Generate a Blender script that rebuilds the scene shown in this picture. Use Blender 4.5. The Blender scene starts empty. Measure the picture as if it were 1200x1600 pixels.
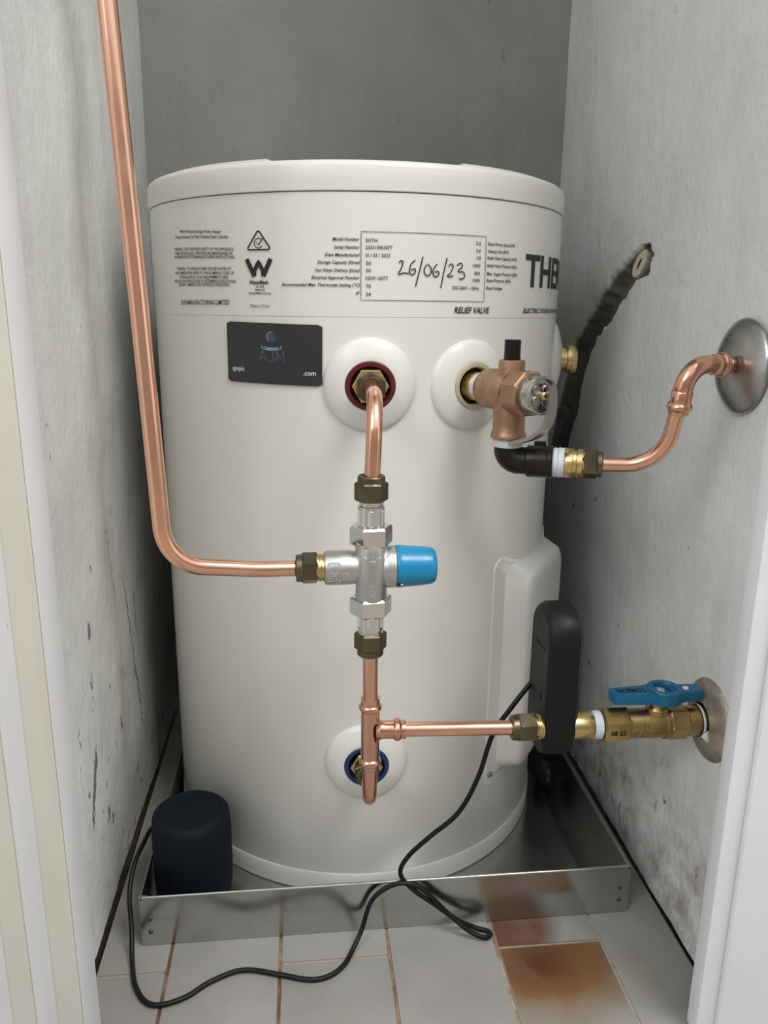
import bpy, bmesh, math, random
from math import sin, cos, radians, pi, sqrt, atan2, floor, tan
from mathutils import Vector, Matrix, noise

random.seed(7)
scene = bpy.context.scene
COL = scene.collection

# ------------------------------------------------------------------ camera
CAMPOS = Vector((-0.0641, -0.9099, 0.596))
YAW, PITCH, ROLL, FPX = radians(6.06), radians(14.6), radians(0.6), 1218.0
fw = Vector((sin(YAW)*cos(PITCH), cos(YAW)*cos(PITCH), -sin(PITCH)))
rt0 = Vector((cos(YAW), -sin(YAW), 0)); up0 = rt0.cross(fw)
rt = rt0*cos(ROLL) + up0*sin(ROLL); up = up0*cos(ROLL) - rt0*sin(ROLL)
cd = bpy.data.cameras.new('camera')
cd.sensor_fit = 'VERTICAL'; cd.sensor_height = 24.0; cd.lens = FPX*24.0/1600.0
cd.clip_start = 0.02; cd.clip_end = 100
cam = bpy.data.objects.new('camera', cd); COL.objects.link(cam)
M = Matrix((rt, up, -fw)).transposed().to_4x4(); M.translation = CAMPOS
cam.matrix_world = M
scene.camera = cam

# ------------------------------------------------------------------ world, light, exposure
w = bpy.data.worlds.new('world'); scene.world = w; w.use_nodes = True
bg = w.node_tree.nodes['Background']
bg.inputs['Color'].default_value = (0.93, 0.97, 1.0, 1); bg.inputs['Strength'].default_value = 0.85
def area(name, loc, target, sx, sy, power, col):
    l = bpy.data.lights.new(name, 'AREA'); l.shape = 'RECTANGLE'; l.size = sx; l.size_y = sy
    l.energy = power; l.color = col
    o = bpy.data.objects.new(name, l); COL.objects.link(o); o.location = loc
    o.rotation_euler = (Vector(target)-Vector(loc)).to_track_quat('-Z', 'Y').to_euler()
    return o
area('window_daylight', (1.05, -1.45, 2.75), (-.1, 0, 0.7), 1.2, 1.0, 45, (1.0, 0.975, 0.935))
area('added_fill_light', (-1.7, -2.0, 2.3), (.1, 0, 0.6), 1.0, 1.2, 20, (0.94, 0.97, 1.0))  # cool fill lamp added at front left to lift the right wall
vs = scene.view_settings
vs.view_transform = 'Standard'; vs.look = 'None'; vs.gamma = 1.0; vs.use_curve_mapping = False
vs.exposure = 0.32

# ------------------------------------------------------------------ material helpers
def srgb(r, g, b):
    f = lambda v: (v/255/12.92) if v/255 <= 0.04045 else ((v/255+0.055)/1.055)**2.4
    return (f(r), f(g), f(b), 1)
class NT:
    def __init__(s, name):
        s.m = bpy.data.materials.new(name); s.m.use_nodes = True
        s.t = s.m.node_tree; s.b = s.t.nodes['Principled BSDF']
        s.tc = s.n('ShaderNodeTexCoord'); s.geo = s.n('ShaderNodeNewGeometry')
    def n(s, t, **k):
        x = s.t.nodes.new(t)
        for a, v in k.items(): setattr(x, a, v)
        return x
    def l(s, a, b): s.t.links.new(a, b)
    def map(s, scale=(1, 1, 1), loc=(0, 0, 0), src=None):
        mp = s.n('ShaderNodeMapping'); mp.inputs['Scale'].default_value = scale; mp.inputs['Location'].default_value = loc
        s.l(src or s.geo.outputs['Position'], mp.inputs['Vector']); return mp.outputs[0]
    def noise(s, scale, detail=4, rough=.55, vec=None, dist=0.0):
        x = s.n('ShaderNodeTexNoise'); x.inputs['Scale'].default_value = scale; x.inputs['Detail'].default_value = detail
        x.inputs['Roughness'].default_value = rough; x.inputs['Distortion'].default_value = dist
        s.l(vec or s.geo.outputs['Position'], x.inputs['Vector']); return x.outputs['Fac']
    def voro(s, scale, vec=None, feature='F1'):
        x = s.n('ShaderNodeTexVoronoi', feature=feature); x.inputs['Scale'].default_value = scale
        s.l(vec or s.geo.outputs['Position'], x.inputs['Vector']); return x.outputs['Distance']
    def ramp(s, f, stops, interp='LINEAR'):
        x = s.n('ShaderNodeValToRGB'); x.color_ramp.interpolation = interp
        e = x.color_ramp.elements
        while len(e) < len(stops): e.new(0.5)
        for i, (p, c) in enumerate(stops):
            e[i].position = p; e[i].color = c if not isinstance(c, (int, float)) else (c, c, c, 1)
        s.l(f, x.inputs[0]); return x.outputs[0]
    def mix(s, f, a, b, mode='MIX'):
        x = s.n('ShaderNodeMix', data_type='RGBA', blend_type=mode)
        for i, v in ((0, f), (6, a), (7, b)):
            if isinstance(v, (int, float)): x.inputs[i].default_value = v
            elif isinstance(v, tuple): x.inputs[i].default_value = v
            else: s.l(v, x.inputs[i])
        return x.outputs[2]
    def math(s, op, a, b=0.0, clamp=False):
        x = s.n('ShaderNodeMath', operation=op, use_clamp=clamp)
        for i, v in ((0, a), (1, b)):
            if isinstance(v, (int, float)): x.inputs[i].default_value = v
            else: s.l(v, x.inputs[i])
        return x.outputs[0]
    def xyz(s):
        x = s.n('ShaderNodeSeparateXYZ'); s.l(s.geo.outputs['Position'], x.inputs[0]); return x.outputs
    def bump(s, h, strength=.2, dist=.001, prev=None):
        x = s.n('ShaderNodeBump'); x.inputs['Strength'].default_value = strength; x.inputs['Distance'].default_value = dist
        s.l(h, x.inputs['Height'])
        if prev is not None: s.l(prev, x.inputs['Normal'])
        s.l(x.outputs[0], s.b.inputs['Normal']); return x.outputs[0]
    def set(s, **k):
        for a, v in k.items():
            i = s.b.inputs[a.replace('_', ' ')]
            if isinstance(v, (int, float, tuple)): i.default_value = v
            else: s.l(v, i)
        return s
def plain(name, col, rough=.5, metal=0.0, var=.12, nscale=40, bumpd=0.0, bscale=300, coat=0.0, spec=.5, rv=.06):
    t = NT(name)
    c2 = tuple(min(1, v*(1-var)) for v in col[:3])+(1,); c3 = tuple(min(1, v*(1+var)) for v in col[:3])+(1,)
    f = t.noise(nscale, 4)
    t.set(Base_Color=t.ramp(f, [(.3, c2), (.7, c3)]), Metallic=metal, Coat_Weight=coat, Specular_IOR_Level=spec)
    r = t.ramp(t.noise(nscale*1.7, 3), [(.3, max(0, rough-rv)), (.7, min(1, rough+rv))])
    t.set(Roughness=r)
    if bumpd: t.bump(t.noise(bscale, 3), .6, bumpd)
    return t.m

def wall_mat(name, base, dirt_col, low_dirt_shade=1.0, stain=None):
    t = NT(name)
    big = t.noise(5, 4, .6); fine = t.noise(90, 5, .65)
    lo = tuple(v*.86 for v in base[:3])+(1,); hi = tuple(min(1, v*1.06) for v in base[:3])+(1,)
    c = t.ramp(big, [(.3, lo), (.7, hi)])
    streak = t.noise(10, 4, .6, t.map((3.2, 3.2, .35)))
    c = t.mix(t.math('MULTIPLY', t.ramp(streak, [(.5, 0.0), (.75, 1.0)]), .22), c, tuple(v*.72 for v in (base[0]*1.04, base[1], base[2]*.88))+(1,))
    x, y, z = t.xyz()
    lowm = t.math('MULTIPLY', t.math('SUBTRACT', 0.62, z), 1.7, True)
    # scuffs and flecks of dirt
    warp = t.map((1, 1, .55))
    fle = t.noise(75, 3, .5, warp, .6)
    patch = t.noise(7, 3, .6)
    thr = t.math('ADD', t.math('MULTIPLY', patch, .35), t.math('MULTIPLY', lowm, .13*low_dirt_shade))
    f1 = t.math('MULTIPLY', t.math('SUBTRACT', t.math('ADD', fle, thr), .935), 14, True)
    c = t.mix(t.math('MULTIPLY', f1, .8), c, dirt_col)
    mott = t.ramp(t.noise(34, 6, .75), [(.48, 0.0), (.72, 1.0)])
    c = t.mix(t.math('MULTIPLY', t.math('MULTIPLY', mott, lowm), .38*low_dirt_shade), c, (base[0]*.5, base[1]*.48, base[2]*.44, 1))  # mottled darkening painted low on the walls for the weaker light there
    if stain: c = stain(t, c, x, y, z)
    t.set(Base_Color=c, Roughness=.62, Specular_IOR_Level=.35)
    b1 = t.bump(t.noise(26, 5, .6, t.map((1, 1, .45))), .5, .004)
    t.bump(fine, .7, .0018, b1)
    return t.m

WALLC = srgb(176, 177, 174)
def stain_right(t, c, x, y, z):
    at = t.n('ShaderNodeAttribute'); at.attribute_name = 'groove_depth'
    gm = t.math('MULTIPLY', t.math('SUBTRACT', at.outputs['Fac'], .12), 5, True)
    mort = t.ramp(t.noise(70, 5, .7), [(.3, srgb(98, 98, 95)), (.7, srgb(122, 121, 116))])
    c = t.mix(gm, c, mort)
    m = t.math('MULTIPLY', t.math('SUBTRACT', .20, z), 6, True)
    n = t.ramp(t.noise(22, 5, .7), [(.42, 0.0), (.66, 1.0)])
    return t.mix(t.math('MULTIPLY', t.math('MULTIPLY', m, n), .7), c, srgb(118, 90, 76))
def stain_left(t, c, x, y, z):
    # yellowish damp stripe running down the wall
    d = t.math('ABSOLUTE', t.math('ADD', t.math('ADD', y, .10), t.math('MULTIPLY', t.math('SUBTRACT', t.noise(6, 3), .5), .14)))
    m = t.math('MULTIPLY', t.math('SUBTRACT', .06, d), 16, True)
    c = t.mix(t.math('MULTIPLY', m, .45), c, srgb(128, 122, 104))
    wv = t.math('MULTIPLY', t.math('SUBTRACT', t.noise(45, 4, .7), .5), .03)
    def mark(cy, cz, ry, rz, slant):
        ay = t.math('DIVIDE', t.math('ADD', t.math('SUBTRACT', t.math('ADD', y, wv), cy), t.math('MULTIPLY', t.math('SUBTRACT', z, cz), slant)), ry)
        az = t.math('DIVIDE', t.math('SUBTRACT', z, cz), rz)
        return t.math('MULTIPLY', t.math('SUBTRACT', 1.0, t.math('ADD', t.math('MULTIPLY', ay, ay), t.math('MULTIPLY', az, az))), 3, True)
    for cy, cz, ry, rz, sl, k in ((-.236, .165, .006, .028, -.5, .8), (-.250, .133, .004, .014, -.3, .8), (-.045, .20, .0035, .11, .15, .6), (-.020, .245, .003, .035, .0, .6), (-.20, .10, .004, .008, 0, .7), (-.185, .085, .003, .008, 0, .7), (-.105, .33, .0025, .05, .1, .35)):
        c = t.mix(t.math('MULTIPLY', mark(cy, cz, ry, rz, sl), k), c, srgb(58, 52, 44))
    return c
MAT = {}
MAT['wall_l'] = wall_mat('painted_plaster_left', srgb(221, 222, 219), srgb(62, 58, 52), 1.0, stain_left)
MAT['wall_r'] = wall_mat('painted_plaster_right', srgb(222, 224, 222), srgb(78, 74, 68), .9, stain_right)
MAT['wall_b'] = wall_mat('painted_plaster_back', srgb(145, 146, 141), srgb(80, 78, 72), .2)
MAT['mortar'] = plain('groove_mortar', srgb(104, 104, 100), .85, 0, .18, 60, .0015, 220)
MAT['light_blocker'] = plain('light_blocker_grey', srgb(158, 154, 146), .8, 0, .12, 6, .003, 60)  # surface of the added wall behind the camera
MAT['ceiling'] = plain('ceiling_paint', srgb(200, 200, 196), .7)

def tile_mat():
    t = NT('grey_tile')
    c = t.ramp(t.noise(9, 4, .6), [(.3, srgb(132, 130, 125)), (.7, srgb(148, 146, 141))])
    sp = t.ramp(t.noise(170, 2, .5), [(.68, 0.0), (.74, 1.0)])
    c = t.mix(t.math('MULTIPLY', sp, .35), c, srgb(120, 118, 112))
    x, y, z = t.xyz()
    wob = t.math('MULTIPLY', t.math('SUBTRACT', t.noise(26, 4, .6), .5), .03)
    def blob(cx, cy, rx, ry):
        ax = t.math('DIVIDE', t.math('SUBTRACT', t.math('ADD', x, wob), cx), rx)
        ay = t.math('DIVIDE', t.math('SUBTRACT', t.math('ADD', y, wob), cy), ry)
        return t.math('SQRT', t.math('ADD', t.math('MULTIPLY', ax, ax), t.math('MULTIPLY', ay, ay)))
    inx = t.math('MULTIPLY', t.math('SUBTRACT', x, .116), 900, True)
    inx2 = t.math('MULTIPLY', t.math('SUBTRACT', .2165, x), 900, True)
    inside = t.math('MULTIPLY', inx, inx2)
    up_ = t.math('MULTIPLY', t.math('ADD', y, .301), 900, True)
    dn_ = t.math('SUBTRACT', 1.0, up_)
    bl = blob(.158, -.325, .068, .050)
    b2 = t.math('MULTIPLY', t.math('MULTIPLY', t.math('SUBTRACT', 1.5, bl), 1.3, True), dn_)
    bh = blob(.152, -.322, .040, .036)
    dark2 = t.math('MULTIPLY', t.math('MULTIPLY', t.math('SUBTRACT', 1.3, bh), .9, True), dn_)
    b1 = t.math('MULTIPLY', t.math('MULTIPLY', t.math('SUBTRACT', 1.25, blob(.118, -.268, .058, .07)), 2.2, True), up_)
    c = t.mix(t.math('MULTIPLY', t.math('MULTIPLY', b2, inside), .95), c, srgb(120, 84, 46))
    c = t.mix(t.math('MULTIPLY', t.math('MULTIPLY', dark2, inside), .97), c, srgb(84, 43, 15))
    c = t.mix(t.math('MULTIPLY', t.math('MULTIPLY', b1, inside), .96), c, srgb(86, 46, 19))
    side = t.math('MULTIPLY', t.math('SUBTRACT', 1.2, blob(.236, -.345, .02, .03)), .8, True)
    c = t.mix(t.math('MULTIPLY', side, .3), c, srgb(168, 140, 112))
    # blotches of grime
    g = t.ramp(t.noise(16, 5, .7), [(.55, 0.0), (.8, 1.0)])
    c = t.mix(t.math('MULTIPLY', g, .25), c, srgb(140, 136, 128))
    t.set(Base_Color=c, Roughness=t.ramp(t.noise(30, 3), [(.3, .34), (.7, .5)]), Specular_IOR_Level=.4)
    t.bump(t.noise(120, 3), .25, .0006)
    return t.m
MAT['tile'] = tile_mat()
def grout_mat():
    t = NT('stained_grout')
    x, y, z = t.xyz()
    fr = t.math('FRACT', t.math('DIVIDE', t.math('ADD', x, 10*.1037-.0105+.1037/2), .1037))
    vert = t.math('LESS_THAN', t.math('ABSOLUTE', t.math('SUBTRACT', fr, .5)), .03)
    k = t.math('ADD', t.noise(30, 5, .75), t.math('MULTIPLY', t.math('SUBTRACT', .03, x), .75))
    c = t.ramp(k, [(.30, srgb(160, 153, 141)), (.48, srgb(142, 120, 96)), (.66, srgb(108, 76, 50)), (.85, srgb(82, 55, 36))])
    c2 = t.ramp(t.noise(40, 4, .7), [(.3, srgb(166, 160, 149)), (.75, srgb(138, 122, 102))])
    t.set(Base_Color=t.mix(vert, c2, c), Roughness=.9); t.bump(t.noise(300, 3), .7, .001); return t.m
MAT['dirt'] = plain('dark_dirt', srgb(58, 52, 46), .95, 0, .3, 90, .002, 200)
MAT['grout'] = grout_mat()
def trim_mat(name, base, dirty):
    t = NT(name)
    c = t.ramp(t.noise(18, 4), [(.3, tuple(v*.95 for v in base[:3])+(1,)), (.7, base)])
    st = t.ramp(t.noise(16, 4, .65, t.map((4, 4, .3))), [(.55, 0.0), (.8, 1.0)])
    c = t.mix(t.math('MULTIPLY', st, .30*dirty), c, (base[0]*.72, base[1]*.68, base[2]*.58, 1))
    fl_ = t.math('MULTIPLY', t.math('SUBTRACT', t.noise(70, 3, .5, t.map((1, 1, .35)), .5), .72), 16, True)
    c = t.mix(t.math('MULTIPLY', fl_, .7*dirty), c, srgb(96, 86, 74))
    t.set(Base_Color=c, Roughness=.45); t.bump(t.noise(36, 4, .6, t.map((1, 1, .12))), .3, .0012); return t.m
MAT['frame_white'] = trim_mat('white_gloss_paint', srgb(236, 236, 240), .7)
MAT['frame_cream'] = trim_mat('aged_cream_paint', srgb(224, 220, 209), 1.0)
MAT['tank'] = plain('white_enamel_steel', srgb(229, 227, 221), .25, 0, .006, 6, rv=.008)
MAT['film'] = plain('clear_label_film', srgb(229, 227, 221), .23, 0, .006, 6, rv=.008)
MAT['lid'] = plain('white_plastic_lid', srgb(223, 221, 215), .34, 0, .006, 8, rv=.01)
MAT['rosette'] = plain('white_plastic_rosette', srgb(227, 226, 221), .3, 0, .006, 20, rv=.01)
MAT['red'] = plain('dark_red_plastic', srgb(92, 24, 28), .4)
MAT['bluering'] = plain('navy_blue_plastic', srgb(22, 50, 98), .4)
MAT['beigering'] = plain('beige_ring', srgb(190, 182, 150), .4)
MAT['print'] = plain('black_print', srgb(34, 34, 36), .5)
MAT['marker'] = plain('black_marker_ink', srgb(22, 22, 26), .4)
MAT['sticker'] = plain('charcoal_card', srgb(44, 46, 49), .38, 0, .05)
MAT['st_white'] = plain('white_card_print', srgb(225, 226, 228), .4)
MAT['st_slate'] = plain('dark_slate_print', srgb(66, 72, 92), .4)
MAT['st_grey'] = plain('slate_card_print', srgb(92, 98, 112), .4)
MAT['st_blue'] = plain('pale_blue_card_print', srgb(150, 175, 195), .4)
def copper_mat(name, base, rough):
    t = NT(name)
    c = t.ramp(t.noise(24, 4, .6, t.map((1, 1, .25))), [(.3, tuple(v*.88 for v in base[:3])+(1,)), (.7, base)])
    tar = t.ramp(t.noise(55, 5, .7), [(.58, 0.0), (.8, 1.0)])
    c = t.mix(t.math('MULTIPLY', tar, .35), c, (base[0]*.5, base[1]*.42, base[2]*.4, 1))
    t.set(Base_Color=c, Metallic=1.0, Roughness=t.ramp(t.noise(40, 4), [(.3, rough-.05), (.7, rough+.07)]))
    t.bump(t.noise(180, 2, .5, t.map((1, 1, .2))), .15, .0004)
    return t.m
MAT['copper'] = copper_mat('bright_copper', (0.94, .53, .375, 1), .19)
MAT['copper_fit'] = copper_mat('copper_fitting', (0.80, .43, .30, 1), .19)
MAT['nut'] = plain('tarnished_brass', srgb(112, 104, 86), .38, 1, .25, 50, .0005, 160)
MAT['brass'] = plain('brass', srgb(216, 190, 136), .28, 1, .16, 50, .0003, 160)
MAT['brass_dull'] = plain('dull_brass', srgb(172, 145, 98), .36, 1, .22, 45, .0004, 220)
MAT['bronze'] = plain('cast_bronze', srgb(176, 142, 118), .46, 1, .1, 70, .0003, 900)
MAT['chrome'] = plain('chrome', (0.72, .73, .74, 1), .12, 1, .03, 40)
MAT['cast_nickel'] = plain('cast_nickel', (0.56, .56, .55, 1), .4, 1, .06, 60, .00012, 900)
MAT['steel'] = plain('stainless_steel', (0.42, .42, .40, 1), .3, 1, .14, 30, .0003, 90)
MAT['lever'] = plain('grey_lever_metal', (0.40, .40, .385, 1), .38, 1, .08)
MAT['bonnet'] = plain('dull_steel_bonnet', (0.50, .50, .485, 1), .26, 1, .1, 60)
MAT['cap_blue'] = plain('sky_blue_plastic', srgb(10, 126, 172), .32, 0, .04, 30, 0, 1, .15)
MAT['handle_blue'] = plain('teal_blue_painted_metal', srgb(8, 96, 134), .38, 0, .06, 40, .0003, 200)
MAT['black'] = plain('black_plastic', srgb(15, 16, 17), .5, 0, .08, 40, 0, 1, 0, .3)
MAT['black_face'] = plain('dark_grey_plastic', srgb(26, 27, 28), .55, 0, .06, 40, 0, 1, 0, .3)
MAT['rubber'] = plain('black_rubber', srgb(12, 12, 13), .45, 0, .1, 40, 0, 1, 0, .3)
MAT['elbow_black'] = plain('blackened_brass', srgb(38, 35, 31), .36, .55, .3, 60, .0006, 160)
MAT['tape'] = plain('white_thread_tape', srgb(206, 212, 222), .55, 0, .08, 120, .0006, 260)
MAT['navy'] = plain('navy_fabric', srgb(12, 19, 29), .7, 0, .1, 200, .0002, 900, 0, .2)
MAT['navy_top'] = plain('navy_matt_plastic', srgb(15, 23, 33), .7, 0, .06, 40, 0, 1, 0, .2)
MAT['cover_dirty'] = plain('grubby_painted_flange', srgb(168, 157, 143), .42, .6, .3, 60, .0022, 120)
MAT['stub'] = plain('pale_cut_pipe', srgb(176, 168, 148), .7, 0, .15, 60)
MAT['wrap'] = plain('dark_wrapper', srgb(38, 40, 40), .35, 0, .3, 60, .001, 120)
def galv_mat():
    t = NT('galvanised_steel')
    v = t.n('ShaderNodeTexVoronoi'); v.inputs['Scale'].default_value = 55; t.l(t.geo.outputs['Position'], v.inputs['Vector'])
    bw = t.n('ShaderNodeRGBToBW'); t.l(v.outputs['Color'], bw.inputs[0])
    c = t.ramp(bw.outputs[0], [(.1, (.50, .52, .505, 1)), (.9, (.545, .565, .55, 1))])
    t.set(Base_Color=c, Metallic=1.0, Roughness=t.ramp(t.noise(20, 4), [(.3, .15), (.7, .26)]))
    t.bump(t.noise(9, 2), .25, .002); return t.m
MAT['galv'] = galv_mat()

# ------------------------------------------------------------------ geometry helpers
ROOTLOC = {}
class G:
    def __init__(s): s.v = []; s.f = []; s.mi = []
    def add(s, verts, faces, mi=0):
        o = len(s.v); s.v += [Vector(p) for p in verts]
        s.f += [tuple(i+o for i in f) for f in faces]; s.mi += [mi]*len(faces); return s
    def lathe(s, prof, mat=None, n=48, a0=0.0, a1=2*pi, caps=False, mi=0):
        """prof: list of (r, h); axis = local z of mat"""
        mat = mat or Matrix(); full = abs(a1-a0-2*pi) < 1e-6
        k = n if full else n+1
        vs_, fs = [], []
        for (r, h) in prof:
            for i in range(k):
                a = a0+(a1-a0)*i/n
                vs_.append(mat @ Vector((r*cos(a), r*sin(a), h)))
        for j in range(len(prof)-1):
            for i in range(n):
                i2 = (i+1) % k if full else i+1
                fs.append((j*k+i, j*k+i2, (j+1)*k+i2, (j+1)*k+i))
        if caps and full:
            fs.append(tuple(range(k-1, -1, -1))); fs.append(tuple((len(prof)-1)*k+i for i in range(k)))
        return s.add(vs_, fs, mi)
    def prism(s, pts, h0, h1, mat=None, bev=0.0, mi=0):
        """convex-ish 2D polygon pts in local xy, extruded along local z with a chamfer"""
        mat = mat or Matrix(); n = len(pts)
        cx = sum(p[0] for p in pts)/n; cy = sum(p[1] for p in pts)/n
        R = max(sqrt((p[0]-cx)**2+(p[1]-cy)**2) for p in pts); k = 1-bev/R if bev else 1
        inn = [(cx+(p[0]-cx)*k, cy+(p[1]-cy)*k) for p in pts]
        lv = [(inn, h0), (pts, h0+bev), (pts, h1-bev), (inn, h1)] if bev else [(pts, h0), (pts, h1)]
        vs_ = [mat @ Vector((p[0], p[1], h)) for L, h in lv for p in L]
        fs = [tuple(range(n-1, -1, -1)), tuple((len(lv)-1)*n+i for i in range(n))]
        for j in range(len(lv)-1):
            for i in range(n): fs.append((j*n+i, j*n+(i+1) % n, (j+1)*n+(i+1) % n, (j+1)*n+i))
        return s.add(vs_, fs, mi)
    def box(s, a, b, mat=None, bev=0.0, mi=0):
        a = Vector(a); b = Vector(b); mat = mat or Matrix()
        bm = bmesh.new(); bmesh.ops.create_cube(bm, size=1)
        for v in bm.verts: v.co = Vector(((a[i]+b[i])/2+v.co[i]*(b[i]-a[i]) for i in range(3)))
        if bev: bmesh.ops.bevel(bm, geom=list(bm.edges), offset=bev, segments=2, affect='EDGES', profile=.6)
        bm.verts.index_update()
        s.add([mat @ v.co for v in bm.verts], [tuple(v.index for v in f.verts) for f in bm.faces], mi); bm.free(); return s
    def tube(s, path, r, n=20, caps=True, mi=0):
        """path: dense list of Vectors; r number or list"""
        P = [Vector(p) for p in path]; N = len(P)
        rr = r if isinstance(r, (list, tuple)) else [r]*N
        tg = []
        for i in range(N):
            d = (P[min(i+1, N-1)]-P[max(i-1, 0)]); tg.append(d.normalized())
        u = tg[0].orthogonal().normalized(); vs_, fs = [], []
        for i in range(N):
            u = (u-tg[i]*u.dot(tg[i])).normalized(); v = tg[i].cross(u)
            for k in range(n):
                a = 2*pi*k/n; vs_.append(P[i]+(u*cos(a)+v*sin(a))*rr[i])
        for i in range(N-1):
            for k in range(n): fs.append((i*n+k, i*n+(k+1) % n, (i+1)*n+(k+1) % n, (i+1)*n+k))
        if caps: fs.append(tuple(range(n-1, -1, -1))); fs.append(tuple((N-1)*n+k for k in range(n)))
        return s.add(vs_, fs, mi)
def hexpts(r, n=6, rot=0.0): return [(r*cos(2*pi*i/n+rot), r*sin(2*pi*i/n+rot)) for i in range(n)]
def frame(o, z, xh=(0, 0, 1)):
    z = Vector(z).normalized(); xh = Vector(xh)
    x = (xh-z*xh.dot(z)).normalized(); y = z.cross(x)
    m = Matrix((x, y, z)).transposed().to_4x4(); m.translation = Vector(o); return m
def spline(pts, seg=10):
    P = [Vector(p) for p in pts]; out = []
    for i in range(len(P)-1):
        p0 = P[max(i-1, 0)]; p1 = P[i]; p2 = P[i+1]; p3 = P[min(i+2, len(P)-1)]
        d1 = (p2-p0); d2 = (p3-p1); L = (p2-p1).length
        m1 = d1.normalized()*L if d1.length else d1; m2 = d2.normalized()*L if d2.length else d2
        for k in range(seg):
            t = k/seg; t2 = t*t; t3 = t2*t
            out.append(p1*(2*t3-3*t2+1)+m1*(t3-2*t2+t)+p2*(-2*t3+3*t2)+m2*(t3-t2))
    out.append(P[-1]); return out
def bendpath(pts, rad, seg=10):
    """polyline with rounded corners"""
    P = [Vector(p) for p in pts]; out = [P[0]]
    rads = rad if isinstance(rad, (list, tuple)) else [rad]*(len(P)-2)
    for i in range(1, len(P)-1):
        a = (P[i-1]-P[i]).normalized(); b = (P[i+1]-P[i]).normalized(); ang = a.angle(b)
        L = rads[i-1]/tan(ang/2); A = P[i]+a*L; B = P[i]+b*L
        c = P[i]+(a+b).normalized()*(rads[i-1]/sin(ang/2)); va = A-c; vb = B-c; th = va.angle(vb)
        for k in range(seg+1):
            t = k/seg; out.append(c+(va*sin((1-t)*th)+vb*sin(t*th))/sin(th))
    out.append(P[-1]); return out
def obj(name, g, mats, parent=None, smooth=True, angle=38, loc=None):
    if not isinstance(mats, (list, tuple)): mats = [mats]
    if parent is not None: base = ROOTLOC[parent.name]
    else: base = Vector(loc) if loc is not None else Vector((0, 0, 0))
    me = bpy.data.meshes.new(name)
    me.from_pydata([tuple(v-base) for v in g.v], [], g.f)
    for m in mats: me.materials.append(MAT[m])
    if len(mats) > 1:
        for p, i in zip(me.polygons, g.mi): p.material_index = i
    bm = bmesh.new(); bm.from_mesh(me)
    bmesh.ops.remove_doubles(bm, verts=bm.verts, dist=1e-6)
    bmesh.ops.recalc_face_normals(bm, faces=bm.faces)
    if smooth:
        ca = radians(angle)
        for f in bm.faces: f.smooth = True
        for e in bm.edges:
            if len(e.link_faces) == 2 and e.calc_face_angle(0) > ca: e.smooth = False
    bm.to_mesh(me); bm.free()
    o = bpy.data.objects.new(name, me); COL.objects.link(o)
    if parent is not None: o.parent = parent
    else: o.location = base
    ROOTLOC[o.name] = base
    return o
def tag(o, label, cat, group=None):
    o['label'] = label; o['category'] = cat
    if group: o['group'] = group
    return o
def thing(name, loc, label, cat, group=None):
    o = bpy.data.objects.new(name, None); COL.objects.link(o); o.location = loc; o.empty_display_size = .02
    ROOTLOC[o.name] = Vector(loc); return tag(o, label, cat, group)
def struct(o): o['kind'] = 'structure'; return o
def lab(o, label): o['label'] = label; return o

def textpts(s, shear=0.0, bold=0.0, spacing=1.0):
    """flat text outline as mesh: (verts2d, faces, xmin, xmax, capheight)"""
    c = bpy.data.curves.new('tmp', 'FONT'); c.body = s; c.shear = shear; c.offset = bold; c.resolution_u = 2
    c.space_character = spacing; c.size = 1.0
    o = bpy.data.objects.new('tmp', c); me = o.to_mesh()
    v = [(p.co.x, p.co.y) for p in me.vertices]; f = [tuple(p.vertices) for p in me.polygons]
    o.to_mesh_clear(); bpy.data.objects.remove(o); bpy.data.curves.remove(c)
    xs = [p[0] for p in v]
    return v, f, min(xs), max(xs)
CAPH = 0.70
def cylp(a, z, R):
    return Vector((R*sin(a), -R*cos(a), z))
def cyl_text(g, s, a0, a1, z0, z1, cap, R=.2210, shear=0.0, bold=0.0):
    """text between tank angles a0..a1 (degrees), centred on heights z0..z1, capital height cap"""
    v, f, x0, x1 = textpts(s, shear, bold); W = x1-x0
    vs_ = []
    for (x, y) in v:
        t = (x-x0)/W; a = radians(a0+(a1-a0)*t); z = z0+(z1-z0)*t + (y/CAPH-.5)*cap
        vs_.append(cylp(a, z, R))
    g.add(vs_, f)
def flat_text(g, s, m, width=None, cap=.003, depth=.0004, shear=0.0, bold=0.0):
    """raised text in the local xy plane of m, centred"""
    v, f, x0, x1 = textpts(s, shear, bold); W = x1-x0
    sx = (width/W) if width else cap/CAPH; sy = cap/CAPH
    g.add([m @ Vector(((x-(x0+x1)/2)*sx, (y-CAPH/2)*sy, depth)) for x, y in v], f)
def solid(g, top, bot, faces):
    """raised relief: top faces plus walls down to bot"""
    n = len(top); cnt = {}
    for f in faces:
        for a, b in zip(f, f[1:]+f[:1]): cnt[(min(a, b), max(a, b))] = cnt.get((min(a, b), max(a, b)), 0)+1
    g.add(list(top)+list(bot), list(faces)+[(a, b, n+b, n+a) for (a, b), k in cnt.items() if k == 1])
def ribbon2(pts, w, closed=False):
    """quads for a polyline ribbon in 2D"""
    n = len(pts); L, Rr = [], []
    for i in range(n):
        if closed: a, b = pts[i-1], pts[(i+1) % n]
        else: a, b = pts[max(i-1, 0)], pts[min(i+1, n-1)]
        dx, dy = b[0]-a[0], b[1]-a[1]; d = sqrt(dx*dx+dy*dy) or 1
        nx, ny = -dy/d*w/2, dx/d*w/2
        L.append((pts[i][0]+nx, pts[i][1]+ny)); Rr.append((pts[i][0]-nx, pts[i][1]-ny))
    f = [(i, (i+1) % n, n+(i+1) % n, n+i) for i in range(n if closed else n-1)]
    return L+Rr, f
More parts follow.
